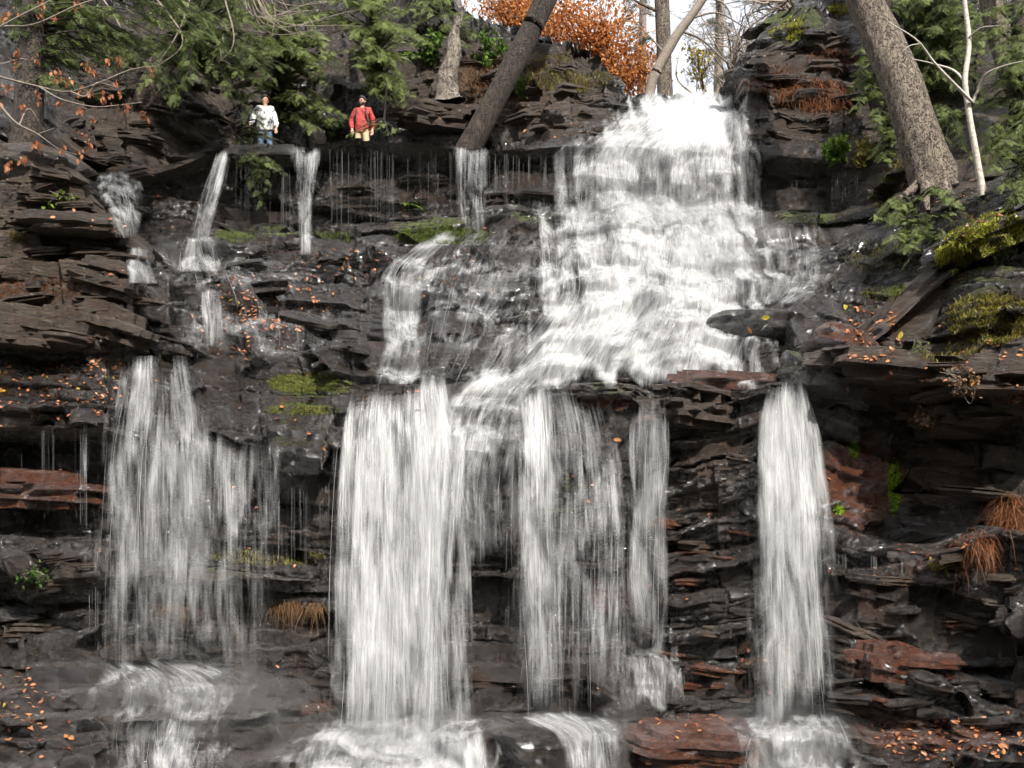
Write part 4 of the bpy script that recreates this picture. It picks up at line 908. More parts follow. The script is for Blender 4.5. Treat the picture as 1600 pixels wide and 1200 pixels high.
# trunks without needles
def bare_tree(name, label, pts, radii, mat, limbs=(), cat='tree', seed=0, flare=.3, sides=18, rough=.09):
    base = Vector(pts[0]); root = empty(name, base, label=label, category=cat); b = np.array(base)
    new_obj('trunk', trunk_mesh('trunk', np.array([Vector(p)[:] for p in pts]) - b, radii, mat, sides, 70, rough, flare, seed), root)
    for lp, lr in limbs:
        c = spline([np.array(Vector(p)) - b for p in lp], 16); v, f, _ = tube_arrays([c], [np.linspace(lr, lr * .25, 16)], 6)
        new_obj('limb', mesh_np('limb', v, f, mat, True), root)
    return root
def twigs(p0, p1, n, r, spread=.5, up=.2):
    """twiggy side shoots along a limb"""
    p0, p1 = np.array(p0), np.array(p1); L = np.linalg.norm(p1 - p0); out = []
    for q in range(n):
        t = r.uniform(.25, 1); a = p0 * (1 - t) + p1 * t; d = unit((p1 - p0) / L + r.normal(0, spread, 3) + np.array([0, 0, up])); l = L * r.uniform(.12, .35)
        out.append(spline([a, a + d * l * .5 + r.normal(0, .03, 3), a + d * l + r.normal(0, .08, 3)], 6))
    return out

bare_tree('leaning_tree', 'dark leaning trunk rising from the upper ledge', [P(703, 282, 30.4), P(735, 228, 30.4), P(762, 178, 30.4), P(800, 105, 30.5), P(840, 25, 30.7), P(890, -90, 31), P(930, -260, 31.5)], [.34, .33, .31, .31, .30, .28, .24], M_BARKD, seed=2, flare=.25)
bare_tree('leaning_tree', 'thick grey leaning trunk with sunlit bark on the right bank', [P(1476, 345, 23.9), P(1458, 280, 23.9), P(1436, 215, 24), P(1412, 140, 24.2), P(1372, 50, 24.6), P(1338, -30, 24.8), P(1335, -120, 25), P(1350, -280, 25.2)], [.60, .47, .43, .41, .39, .36, .32, .26], M_BARK, [([P(1440, 285, 23.6), P(1465, 300, 23.2), P(1500, 318, 22.8)], .16), ([P(1440, 285, 23.8), P(1420, 300, 23.5), P(1400, 312, 23.2)], .15), ([P(1450, 280, 23.6), P(1446, 305, 23.2), P(1450, 330, 22.9)], .17), ([P(1470, 270, 23.6), P(1495, 290, 23.4), P(1530, 305, 23.2)], .15)], seed=3, flare=.35, sides=26, rough=.12)
bare_tree('tall_tree', 'shaded trunk standing behind the thick grey leaning trunk', [P(1405, 150, 28), P(1396, 80, 28.2), P(1384, 0, 28.4), P(1370, -160, 29)], [.36, .33, .31, .26], M_BARKD, seed=4)
bare_tree('tall_tree', 'slanting furrowed trunk behind the birch sapling', [P(1618, 215, 26), P(1590, 140, 26), P(1562, 60, 26.2), P(1545, -10, 26.4), P(1520, -160, 27)], [.30, .27, .25, .23, .2], M_BARK, seed=5)
bare_tree('birch_sapling', 'slender pale sapling with crooked limbs above the mossy mound', [P(1536, 306, 21.4), P(1526, 245, 21.4), P(1513, 170, 21.4), P(1508, 130, 21.4), P(1514, 70, 21.5), P(1507, 0, 21.6), P(1500, -120, 21.8)], [.068, .06, .054, .048, .044, .04, .03], M_BIRCH,
          [([P(1518, 158, 21.3), P(1490, 130, 21), P(1455, 92, 20.8), P(1438, 68, 20.6), P(1385, 32, 20.4)], .035), ([P(1520, 160, 21.3), P(1530, 135, 21.2), P(1540, 116, 21), P(1565, 104, 20.8), P(1600, 95, 20.6)], .028),
           ([P(1508, 128, 21.4), P(1490, 110, 21.6), P(1460, 100, 21.8), P(1425, 92, 22)], .028), ([P(1512, 60, 21.5), P(1530, 45, 21.3), P(1560, 40, 21)], .02), ([P(1438, 68, 20.6), P(1420, 72, 20.5), P(1410, 80, 20.4)], .01)], seed=6, flare=.2, sides=10, rough=.05, cat='sapling')
bare_tree('tree_stump', 'pale rotten broken stump on the bank above the red hiker', [P(700, 165, 32), P(698, 130, 32), P(708, 85, 32), P(712, 45, 32.1), P(716, 25, 32.1)], [.36, .30, .24, .17, .05], M_STUMP, [([P(712, 60, 32), P(722, 25, 32), P(716, -10, 32)], .03), ([P(716, 40, 32), P(728, 12, 32), P(732, -12, 32)], .025)], seed=7, flare=.6, rough=.25, cat='stump')
bare_tree('tall_tree', 'straight brown trunk rising behind the top of the falls', [P(1040, 190, 42), P(1038, 100, 42), P(1034, 0, 42), P(1030, -160, 42)], [.30, .28, .27, .22], M_BARK, [([P(1034, 20, 42), P(1000, 5, 42), P(960, -20, 42)], .08)], seed=8)
bare_tree('bare_tree', 'curved grey tree growing beside the top of the falls', [P(1012, 165, 36), P(1020, 125, 36), P(1040, 85, 36), P(1062, 48, 36), P(1080, 25, 36), P(1105, -12, 36), P(1140, -100, 36)], [.16, .17, .16, .15, .12, .10, .07], M_TWIG,
          [([P(1062, 48, 36), P(1090, 58, 36), P(1130, 92, 36), P(1180, 128, 36)], .05), ([P(1075, 30, 36), P(1120, 20, 36), P(1165, 42, 36), P(1200, 50, 36)], .045), ([P(1040, 85, 36), P(1018, 60, 36), P(990, 30, 36), P(975, 5, 36)], .035), ([P(1100, -5, 36), P(1130, 5, 36), P(1150, 50, 36), P(1170, 100, 36)], .04)], seed=9, flare=.2, sides=12)

# ------------------------------------------------------------------ broad-leaved crowns beyond the skyline
LEAF_T = np.array([[0, 0, 0], [.32, .26, .05], [.7, .22, .02], [1, 0, -.05], [.7, -.22, .02], [.32, -.26, .05]]); LEAF_F = np.array([[0, 1, 4, 5], [1, 2, 3, 4]])
LEAF_F = np.array([[0, 1, 5, 5], [1, 2, 4, 5], [2, 3, 4, 4]])[1:2]
LEAF_F = np.array([[0, 1, 2, 3], [0, 3, 4, 5]])
def leaves_at(base, size, r, tint_mu=.5, tint_sd=.25, hang=.4):
    n = len(base); d = unit(r.normal(0, 1, (n, 3)) + np.array([0, 0, -hang])); up = unit(r.normal(0, .6, (n, 3)) + np.array([0, 0, 1.])); y = unit(np.cross(up, d)); z = np.cross(d, y)
    return place_many(LEAF_T, LEAF_F, base, d, y, z, size * r.uniform(.6, 1.3, n), np.clip(r.normal(tint_mu, tint_sd, n), 0, 1))

def broadleaf(name, label, base_p, crown, nleaf, leaf, mat, bark, seed, trunk_r=.2, nb=26, clump=.45, cat='tree', group=None, twig_n=3):
    """crown: ellipsoids (px, py, Y, rx px, ry px, ry metres deep)"""
    r = np.random.default_rng(seed); b = np.array(base_p); root = empty(name, base_p, label=label, category=cat)
    if group: root['group'] = group
    C = [(np.array(P(c[0], c[1], c[2])), np.array([c[3] * c[2] / F_PX, c[5], c[4] * c[2] / F_PX])) for c in crown]
    top = np.mean([c[0] for c in C], 0)
    tr = spline([b, (b + top) / 2 + r.normal(0, .3, 3), top], 30)
    new_obj('trunk', trunk_mesh('trunk', tr - b, [trunk_r, trunk_r * .8, trunk_r * .35], bark, 10, 30, .06, .3, seed), root)
    paths, rads, ends = [], [], []
    for q in range(nb):
        c, s = C[r.integers(len(C))]; d = unit(r.normal(0, 1, 3)); e = c + d * s * r.uniform(.55, 1.0); a = tr[r.integers(8, 29)]
        p = spline([a, (a + e) / 2 + r.normal(0, .25, 3), e], 9); paths.append(p); rads.append(np.linspace(.045, .01, 9)); ends.append(p)
        for tw in twigs(a, e, twig_n, r, .7): paths.append(tw); rads.append(np.linspace(.014, .004, 6)); ends.append(tw)
    v, f, _ = tube_arrays([p - b for p in paths], rads, 3)
    new_obj('branches', mesh_np('branches', v, f, bark), root)
    if nleaf:
        k = r.integers(0, len(ends), nleaf); t = r.random(nleaf) ** .6
        pos = np.array([ends[i][int(tt * (len(ends[i]) - 1))] for i, tt in zip(k, t)]) + r.normal(0, clump, (nleaf, 3)) * np.array([1, 1, .6])
        v, f, ti = leaves_at(pos - b, leaf, r)
        me = mesh_np('crown', v, f, mat); fattr(me, 'tint', ti); new_obj('crown', me, root)
    return root
broadleaf('beech_tree', 'blazing orange beech beyond the skyline beside the straight brown trunk', P(950, 240, 45), [(900, 40, 45, 95, 70, 2.2), (970, 70, 45, 65, 60, 2), (860, 10, 45, 80, 50, 2), (990, 120, 44, 50, 30, 1.5)], 9500, .16, M_ORANGE, M_BARKD, 31, nb=80, clump=.36)
broadleaf('beech_tree', 'smaller orange beech behind the dark leaning trunk', P(820, 200, 47), [(800, 10, 47, 60, 50, 2), (860, 50, 47, 50, 40, 2), (775, -20, 47, 50, 40, 2)], 4800, .16, M_ORANGE, M_BARKD, 32, nb=46, clump=.38)
broadleaf('maple_sapling', 'thin sapling with yellow leaves beside the curved grey tree', P(1100, 190, 38), [(1088, 100, 38, 28, 26, .8), (1075, 75, 38, 20, 20, .6)], 260, .13, M_YELLOW, M_TWIG, 33, .05, 14, .12, 'sapling')
for k, (px, lab) in enumerate([(1120, 'grey green pine seen through bare branches above the falls'), (1215, 'feathery pine behind the mossy outcrop'), (1000, 'dim pine standing behind the blazing orange beech')]):
    r_ = np.random.default_rng(60 + k); yb = 56 + 4 * k
    tl = [P(px + r_.normal(0, 38), r_.uniform(-60, 135), yb + r_.normal(0, 1.5))[:] for q in range(56)]
    conifer('pine_tree', lab, [P(px, 250, yb), P(px + 4, 60, yb), P(px + 6, -200, yb)], [.28, .22, .12], tl, per_m=2.6, size=.75, mat=M_PINE, seed=60 + k, droop=.12, lit=.5, bark=M_TWIG)
broadleaf('bare_tree', 'leafless grey tree with fine twigs over the notch of the falls', P(1160, 230, 47), [(1120, 40, 47, 80, 70, 2), (1190, 60, 47, 60, 60, 2)], 0, .1, M_YELLOW, M_TWIG, 41, .14, 60, .4, twig_n=6)
broadleaf('bare_tree', 'leafless shrub standing behind the mossy top of the outcrop', P(1250, 40, 34), [(1230, -10, 34, 70, 50, 1.2), (1180, 10, 34, 40, 40, 1)], 0, .1, M_YELLOW, M_TWIG, 42, .08, 40, .4, twig_n=5)
broadleaf('bare_tree', 'leafless grey tree behind the orange beeches', P(870, 220, 52), [(880, 20, 52, 110, 80, 2), (800, 0, 52, 60, 60, 2)], 600, .15, M_ORANGE, M_TWIG, 43, .16, 46, .5, twig_n=4)

M_LIME = leaf_material('lime_moss', (0.16, 0.30, 0.015), (0.42, 0.66, 0.05), .2, .7)
# ------------------------------------------------------------------ herbs, ferns, grass, shrubs
def blades(base, direc, length, width, r, tint, bend=.5, seg=3):
    """curved tapering blades: base (n,3), direc (n,3) unit, length (n,)"""
    n = len(base); side = unit(np.cross(direc, r.normal(0, 1, (n, 3)))); ts = np.linspace(0, 1, seg + 1)
    g = np.array([0, 0, -1.]); V = np.zeros((n, (seg + 1) * 2, 3))
    for i, t in enumerate(ts):
        c = base + direc * (length * t)[:, None] + g * (bend * length * t * t)[:, None]
        w = (width * (1 - t * .92))[:, None]
        V[:, 2 * i] = c - side * w; V[:, 2 * i + 1] = c + side * w
    F = np.array([[2 * i, 2 * i + 1, 2 * i + 3, 2 * i + 2] for i in range(seg)])
    f = F[None] + (np.arange(n) * (seg + 1) * 2)[:, None, None]
    return V.reshape(-1, 3), f.reshape(-1, 4), np.repeat(tint, (seg + 1) * 2)

def tuft(name, label, px, py, wpx, hpx, n, length, mat, seed, up=(0, -.3, 1), bend=.5, width=.006, cat='grass', tint=.5, kind=None, group=None, spread=.35, ell=True):
    r = np.random.default_rng(seed); B = []
    while len(B) < n:
        for q in range(30):
            a, b = r.uniform(-1, 1, 2)
            if ell and a * a + b * b > 1: continue
            loc, nor, ok = hit2(px + a * wpx, py + b * hpx)
            B.append(loc[:])
            if len(B) >= n: break
    B = np.array(B[:n]); o0 = np.array(hit2(px, py)[0])
    keep_ = fbm(B[:, 0] * 2.6, B[:, 1] * 2.6, B[:, 2] * 2.6, 3, seed) > -.18 + .25 * RNG.normal(0, 1, len(B)); B = B[keep_] if keep_.sum() > 20 else B
    far = np.abs(B[:, 1] - np.median(B[:, 1])) < .9; B = B[far]; n = len(B)
    d = unit(np.array(up)[None] + r.normal(0, spread, (n, 3)))
    v, f, ti = blades(B - o0, d, length * r.uniform(.5, 1.3, n), np.full(n, width), r, np.clip(r.normal(tint, .25, n), 0, 1), bend)
    me = mesh_np(name, v, f, mat); fattr(me, 'tint', ti)
    o = new_obj(name, me, label=label); o.location = o0
    o['kind'] = 'stuff'; o['category'] = cat
    if group: o['group'] = group
    return o

def fern(name, label, px, py, nf, L, mat, seed, up=(0, -.6, .7), cat='fern', tint=.6, spread=.6, group=None, lean=0):
    r = np.random.default_rng(seed); loc, nor, ok = hit2(px, py); root = empty(name, loc, label=label, category=cat)
    if group: root['group'] = group
    T, tf = SPR[0]; T = T * np.array([1, .8, 1.6])
    for q in range(nf):
        a = r.uniform(-1, 1)
        d = unit(np.array([up[0] + a * 1.1, up[1] + r.normal(0, .25), up[2] + r.normal(0, .2)])); y = unit(np.cross(np.array([0, 0, 1.]) + r.normal(0, .3, 3), d)); z = np.cross(d, y)
        v, f, ti = place_many(T, tf, np.zeros((1, 3)), d[None], y[None], z[None], np.array([L * r.uniform(.7, 1.15)]), np.array([np.clip(r.normal(tint, .2), 0, 1)]))
        v = v.copy(); v[:, 2] -= .35 * (np.linalg.norm(v, axis=1)) ** 2 / L
        me = mesh_np('frond', v, f, mat); fattr(me, 'tint', ti); new_obj('frond', me, root)
    return root

def shrub(name, label, px, py, wpx, hpx, nleaf, leaf, mat, seed, cat='shrub', tint=.5, Yoff=.3, stems=14, stem_mat=None, group=None, hang=.3):
    r = np.random.default_rng(seed); loc, nor, ok = hit2(px, py + hpx * .6); Yc = loc.y - Yoff; b = np.array(loc)
    root = empty(name, loc, label=label, category=cat)
    if group: root['group'] = group
    s = Yc / F_PX; c = np.array(P(px, py, Yc)); sz = np.array([wpx * s, min(wpx, hpx) * s, hpx * s]); paths, rads, ends = [], [], []
    for q in range(stems):
        d = unit(r.normal(0, 1, 3)); e = c + d * sz * r.uniform(.4, 1); p = spline([b + r.normal(0, .05, 3), (b + e) / 2 + r.normal(0, .08, 3), e], 8); paths.append(p - b); rads.append(np.linspace(.009, .003, 8)); ends.append(p)
    v, f, _ = tube_arrays(paths, rads, 3); new_obj('stems', mesh_np('stems', v, f, stem_mat or M_TWIG), root)
    k = r.integers(0, len(ends), nleaf); t = r.random(nleaf) ** .5
    pos = np.array([ends[i][int(tt * 7)] for i, tt in zip(k, t)]) + r.normal(0, .05, (nleaf, 3))
    v, f, ti = leaves_at(pos - b, leaf, r, tint, .25, hang); me = mesh_np('foliage', v, f, mat); fattr(me, 'tint', ti); new_obj('foliage', me, root)
    return root

tuft('grass_clump', 'bright green grass on the ledge under the paired thin falls', 690, 370, 72, 14, 2200, .22, M_GRASS, 1, bend=.55, tint=.6)
tuft('grass_clump', 'small green grass clump on the ledge beside the wedge shaped fall', 515, 374, 42, 9, 520, .2, M_GRASS, 2, tint=.5)
tuft('grass_clump', 'green grass clump below the slanting thin fall', 372, 368, 32, 12, 420, .2, M_GRASS, 3, tint=.45)
tuft('grass_clump', 'low green turf at the side of the upper cascade', 1260, 344, 45, 8, 420, .12, M_GRASS, 4, tint=.4)
tuft('hanging_grass', 'fringe of dry brown grass hanging under the dripping ledge', 460, 948, 46, 8, 900, .3, M_STRAW, 5, (0, -.5, .2), 1.0, .005, tint=.45)
tuft('hanging_grass', 'fringe of dry grass hanging behind the wide thin fall', 330, 946, 90, 8, 900, .26, M_STRAW, 6, (0, -.5, .2), 1.0, .005, tint=.4)
tuft('herb_patch', 'low yellow green herbs on the dripping ledge beside the tall column', 420, 872, 90, 12, 900, .16, M_OLIVE, 7, cat='herbs', width=.009, tint=.45)
tuft('hanging_grass', 'rusty dead ferns hanging on the outcrop beside the falls', 1275, 150, 62, 26, 1500, .34, M_RUSTFERN, 8, (0, -.5, .3), .9, .008, tint=.5)
tuft('hanging_grass', 'rusty dead ferns on the crest of the outcrop', 1215, 125, 55, 25, 800, .26, M_RUSTFERN, 9, (0, -.5, .4), .9, .008, tint=.35)
tuft('hanging_grass', 'rusty dead grass beside the young hemlock on the outcrop', 1300, 95, 45, 18, 500, .25, M_RUSTFERN, 10, (0, -.5, .4), .9, .008, tint=.4)
tuft('hanging_grass', 'long orange brown grass hanging off the banded block', 1580, 800, 25, 30, 600, .6, M_RUSTFERN, 11, (-.2, -.5, .2), .9, .006, tint=.5)
tuft('hanging_grass', 'wisps of dead brown grass on the glinting ledges', 1520, 850, 40, 20, 420, .35, M_RUSTFERN, 12, (0, -.5, .2), 1.0, .005, tint=.45)
tuft('herb_patch', 'sunlit yellow green herbs covering the mound on the right bank', 1545, 500, 70, 40, 2600, .17, M_OLIVE, 13, cat='herbs', width=.011, tint=.6)
tuft('herb_patch', 'yellow herbs trailing down the sunlit ledge', 1490, 555, 50, 18, 900, .15, M_OLIVE, 14, cat='herbs', width=.010, tint=.6)
tuft('herb_patch', 'sunlit weeds on the slope below the skyline bank', 890, 115, 70, 32, 2200, .26, M_OLIVE, 15, cat='herbs', width=.010, tint=.4)
tuft('herb_patch', 'dry weeds on the bank above the stump ledge', 790, 130, 60, 40, 1500, .28, M_STRAW, 16, cat='herbs', width=.009, tint=.45)
tuft('herb_patch', 'weeds growing out of the rock beside the rotten stump', 745, 120, 40, 35, 900, .35, M_STRAW, 17, cat='herbs', width=.008, tint=.55)
tuft('herb_patch', 'brown dead weeds on the leafy shelf of the brown bluff', 70, 455, 80, 20, 700, .16, M_RUSTFERN, 18, cat='herbs', width=.007, tint=.4)
tuft('herb_patch', 'olive weeds among leaves at the foot of the leaning trunk', 1390, 290, 60, 40, 1500, .22, M_OLIVE, 19, cat='herbs', width=.010, tint=.4)
tuft('herb_patch', 'low weeds on the slope below the hemlock bush', 1370, 400, 55, 25, 700, .16, M_OLIVE, 20, cat='herbs', width=.008, tint=.25)
tuft('moss_patch', 'thick golden moss on the mound below the birch sapling', 1535, 360, 65, 45, 5200, .07, M_MOSSPAD, 21, (0, -.4, .8), .3, .010, cat='moss', tint=.7)
tuft('moss_patch', 'golden moss hanging over the dark tilted ledge', 1490, 400, 30, 24, 2200, .08, M_MOSSPAD, 22, (0, -.5, .2), .8, .010, cat='moss', tint=.7)
tuft('moss_patch', 'yellow moss on the crest of the outcrop', 1228, 45, 30, 20, 1500, .1, M_MOSSPAD, 23, (0, -.4, .8), .3, .014, cat='moss', tint=.75)
tuft('moss_patch', 'yellow moss tuft below the crest of the outcrop', 1310, 15, 16, 10, 500, .1, M_MOSSPAD, 24, (0, -.4, .8), .3, .014, cat='moss', tint=.75)
tuft('moss_patch', 'green moss on the low step beside the tall column', 485, 598, 66, 16, 2600, .035, M_MOSSPAD, 25, (0, -.4, .8), .3, .009, cat='moss', tint=.3)
tuft('moss_patch', 'green moss on the narrow shelf under the mossy step', 470, 640, 60, 9, 1400, .035, M_MOSSPAD, 26, (0, -.4, .8), .3, .009, cat='moss', tint=.3)
tuft('moss_patch', 'vivid green moss streak on the wet wall of the alcove', 1397, 760, 10, 46, 1300, .05, M_LIME, 27, (0, -.8, .3), .5, .010, cat='moss', tint=.8)
tuft('moss_patch', 'vivid green moss blob near the top of the alcove', 1334, 702, 9, 13, 360, .05, M_LIME, 28, (0, -.8, .3), .5, .010, cat='moss', tint=.8)
tuft('moss_patch', 'small green moss spot low in the alcove', 1310, 797, 9, 7, 220, .05, M_LIME, 29, (0, -.8, .3), .5, .010, cat='moss', tint=.7)
tuft('moss_patch', 'green moss on the rock beside the tilted ledge', 1385, 458, 40, 12, 900, .05, M_MOSSPAD, 30, (0, -.4, .8), .3, .009, cat='moss', tint=.2)

fern('fern', 'bright green fern hanging in the recess behind the upper drips', 635, 320, 5, .5, M_GREEN, 41, (.4, -.5, .3), tint=.8)
fern('fern', 'blue green fern on the ledge of the brown bluff', 92, 370, 8, .42, M_GREEN, 42, tint=.35)
fern('fern', 'yellowing fern at the side of the brown bluff', 30, 375, 8, .42, M_OLIVE, 43, tint=.35)
fern('fern', 'small fern beside the hiker in the white jacket', 480, 214, 5, .42, M_GREEN, 44, tint=.7)
fern('fern', 'pale fern between the two hikers', 516, 216, 5, .4, M_GREEN, 45, tint=.85)
fern('fern', 'small fern growing on the wall beside the rusty ledge', 1540, 1080, 6, .3, M_GREEN, 46, tint=.8)
shrub('rhododendron', 'glossy green shrub below the dead ferns of the outcrop', 1306, 230, 27, 24, 420, .17, M_GREEN, 51, tint=.75)
shrub('shrub', 'yellowing shrub beside the glossy green shrub', 1350, 232, 30, 32, 420, .11, M_OLIVE, 52, tint=.75)
shrub('shrub', 'leafy green shrub on the rock face beside the stump', 670, 75, 55, 32, 420, .16, M_GREEN, 53, tint=.5)
shrub('shrub', 'green leafed saplings above the rotten stump', 770, 70, 45, 40, 380, .15, M_GREEN, 54, tint=.5)
shrub('shrub', 'small green shrub below the dark leaning trunk', 812, 132, 22, 22, 240, .12, M_GREEN, 55, tint=.7)
shrub('shrub', 'broad leaved seedling on the brown bluff', 85, 308, 26, 14, 34, .12, M_GREEN, 56, tint=.9, stems=6)
shrub('shrub', 'leafy seedling at the edge of the mossy mound', 1555, 398, 22, 12, 26, .11, M_GREEN, 57, tint=.8, stems=5)
shrub('shrub', 'dry seedheads leaning out beside the pale topped slab', 1445, 640, 22, 32, 120, .06, M_STRAW, 58, tint=.7)
shrub('shrub', 'tangle of dead stalks on the weathered ledge', 1510, 590, 45, 36, 300, .06, M_STRAW, 59, tint=.5, stems=34)
shrub('shrub', 'dry brown bush hanging at the side of the right bank', 1585, 590, 25, 45, 240, .07, M_RUSTFERN, 60, tint=.5, stems=20)
shrub('seedling', 'tiny green conifer seedling beside the sunlit slab', 1436, 542, 6, 9, 60, .06, M_GREEN, 61, cat='seedling', tint=.8, Yoff=.05)
shrub('shrub', 'yellow flecked herb at the base of the glinting ledges', 1470, 880, 22, 12, 90, .07, M_OLIVE, 62, tint=.9)
shrub('shrub', 'dark green weeds at the edge of the left shelf', 50, 898, 30, 14, 140, .09, M_GREEN, 63, tint=.15)

# ------------------------------------------------------------------ fallen leaves
def leaf_mesh(name, mat, tint, seed):
    r = np.random.default_rng(seed); T = LEAF_T.copy(); T[:, 2] += r.normal(0, .06, 6); T[:, 0] -= .5
    me = mesh_np(name, T, LEAF_F, mat); fattr(me, 'tint', np.full(6, tint)); return me
lz = [(80,605,130,45,330),(110,570,90,14,60),(30,1090,45,45,60),(60,1150,60,30,40),(430,470,95,45,380),(380,505,60,45,200),(530,415,80,24,160),(700,440,60,40,80),(620,400,60,20,30),(1365,520,40,42,120),(1310,560,30,12,16),
      (1450,585,90,10,50),(1500,1155,120,32,190),(1200,1050,45,45,40),(150,345,70,15,50),(190,410,22,35,30),(1280,240,50,20,40),(900,205,70,12,50),(1500,340,70,25,70),(1540,560,60,25,40),(560,630,110,50,22),(250,300,90,20,24),
      (1420,270,70,30,60),(800,185,100,25,60),(1480,880,110,30,50),(1400,620,120,120,26),(300,690,130,120,22),(470,870,100,20,22),(900,740,120,120,14),(1100,800,60,150,16),(780,600,780,500,130),(1060,1130,60,20,18),(40,660,120,20,30)]
r_ = np.random.default_rng(77); B, N_ = [], []
for (a, b, c, d, n) in lz:
    for q in range(n):
        th = r_.uniform(0, 6.283); s = math.sqrt(r_.random()) * (1 + abs(r_.normal(0, .2)))
        loc, nor, ok = hit2(a + c * s * math.cos(th), b + d * s * math.sin(th))
        if not ok or loc.y > 33 or (nor.z < .12 and r_.random() < .82): continue
        B.append(loc[:]); N_.append(nor[:])
B = np.array(B); N_ = unit(np.array(N_) * .7 + np.array([0, 0, .5]) + r_.normal(0, .25, (len(B), 3))); n = len(B)
d = unit(np.cross(N_, r_.normal(0, 1, (n, 3)))); y = np.cross(N_, d)
SHOW = r_.choice(n, 90, replace=False); rest = np.setdiff1d(np.arange(n), SHOW)
v, f, ti = place_many(LEAF_T - np.array([.5, 0, 0]), LEAF_F, B[rest] + N_[rest] * .02, d[rest], y[rest], N_[rest], r_.uniform(.055, .125, len(rest)), np.clip(r_.normal(.5, .35, len(rest)), 0, 1))
me = mesh_np('leaf_litter', v, f, M_LITTER); fattr(me, 'tint', ti)
new_obj('leaf_litter', me, kind='stuff', label='scattered brown and orange fallen leaves on the wet rock', category='leaves')
LM = [leaf_mesh('fallen_leaf', M_LITTER, .35, 1), leaf_mesh('fallen_leaf', M_LITTER, .75, 2), leaf_mesh('fallen_leaf', M_ORANGE, .7, 3), leaf_mesh('fallen_leaf', M_YELLOW, .8, 4)]
LW = ['brown leaf fallen on the wet rock', 'tan leaf fallen on the wet rock', 'orange leaf fallen on the wet rock', 'yellow leaf fallen on the wet rock']
def one_leaf(loc, nor, k, s, lab=None):
    nor = Vector(nor).normalized(); o = new_obj('fallen_leaf', LM[k], label=lab or LW[k], category='leaf')
    if not lab: o['group'] = LW[k].replace('leaf', 'leaves', 1)
    o.location = Vector(loc) + nor * .025; o.rotation_euler = nor.to_track_quat('Z', 'Y').to_euler(); o.rotation_euler.rotate_axis('Z', random.uniform(0, 6.28)); o.scale = (s, s, s)
for q, i in enumerate(SHOW):
    one_leaf(B[i], N_[i], [0, 1, 2, 2, 1, 3][q % 6], random.uniform(.10, .15))
for (px, py, k, lab) in [(1196, 497, 3, 'yellow leaf stuck to the top of the round wet boulder'), (1172, 515, 2, 'orange leaf stuck to the front of the round wet boulder'), (1322, 480, 3, 'yellow leaf lying on the humped black rock'), (1406, 524, 3, 'pale yellow leaf on the brown face below the tilted ledge'),
                         (655, 438, 3, 'large yellow leaf caught beside the stepped cascade'), (965, 688, 2, 'bright orange leaf stuck on the greenish wall'), (1055, 718, 2, 'bright orange leaf on the ledge beside the slim fall'), (505, 700, 1, 'pale leaf stuck to the mossy bulge')]:
    loc, nor, ok = hit2(px, py); one_leaf(loc, nor, k, .17, lab)

# ------------------------------------------------------------------ the copper-leaved branch hanging in from the left, in front of the falls
bl = [[(-160, 60), (-60, 100), (0, 120), (60, 135), (110, 143), (165, 125), (205, 108), (240, 103)], [(60, 135), (105, 158), (150, 167), (178, 165), (222, 160)], [(-160, 60), (-60, 50), (0, 42), (60, 36), (120, 8), (180, -10)], [(-60, 100), (0, 165), (30, 195), (60, 210), (90, 232), (120, 242)],
      [(0, 42), (40, 20), (70, 5), (110, -15)], [(30, 195), (45, 170), (70, 205)], [(-60, 100), (0, 100), (35, 92), (60, 95)], [(110, 143), (135, 150), (150, 130), (178, 135)], [(60, 210), (85, 200)]]
YB = 14.0
base = P(-160, 60, YB); root = empty('beech_branch', base, label='thin bare branch with copper leaves hanging in from the left', category='branch'); bb = np.array(base); r_ = np.random.default_rng(5)
TWIGS = []
for k, p in enumerate(bl):
    c = spline([np.array(P(x, yy, YB + .25 * math.sin(x * .03 + k))) for x, yy in p], 24) - bb
    v, f, _ = tube_arrays([c], [np.linspace(.022 if k in (0, 2, 3) else .012, .0045, 24)], 5); tw_o = new_obj('twig', mesh_np('twig', v, f, M_TWIG, True), root); TWIGS.append((tw_o, c))
for (px, py) in [(15, 25), (65, 8), (62, 28), (85, 30), (120, 5), (25, 88), (22, 108), (55, 97), (88, 113), (92, 125), (107, 133), (135, 108), (143, 115), (168, 101), (186, 100), (235, 113), (140, 148), (125, 150), (60, 155), (92, 165), (161, 157), (178, 155), (178, 135), (195, 170), (228, 185), (125, 180), (147, 193), (35, 172), (55, 228), (97, 237), (125, 246), (138, 228), (130, 215), (12, 262), (38, 255), (5, 145), (0, 170), (15, 138), (5, 30), (28, 22), (60, 232), (186, 147)]:
    c = np.array(P(px, py - 6, YB + r_.normal(0, .12))) - bb; n = int(r_.integers(6, 13)); pos = c + r_.normal(0, .02, (n, 3)) * np.array([1, 1, 1.8])
    v, f, ti = leaves_at(pos, .07, r_, .55, .3, 2.2); me = mesh_np('leaf_cluster', v, f, M_COPPER); fattr(me, 'tint', ti); new_obj('leaf_cluster', me, min(TWIGS, key=lambda q: np.linalg.norm(q[1] - c, axis=1).min())[0])
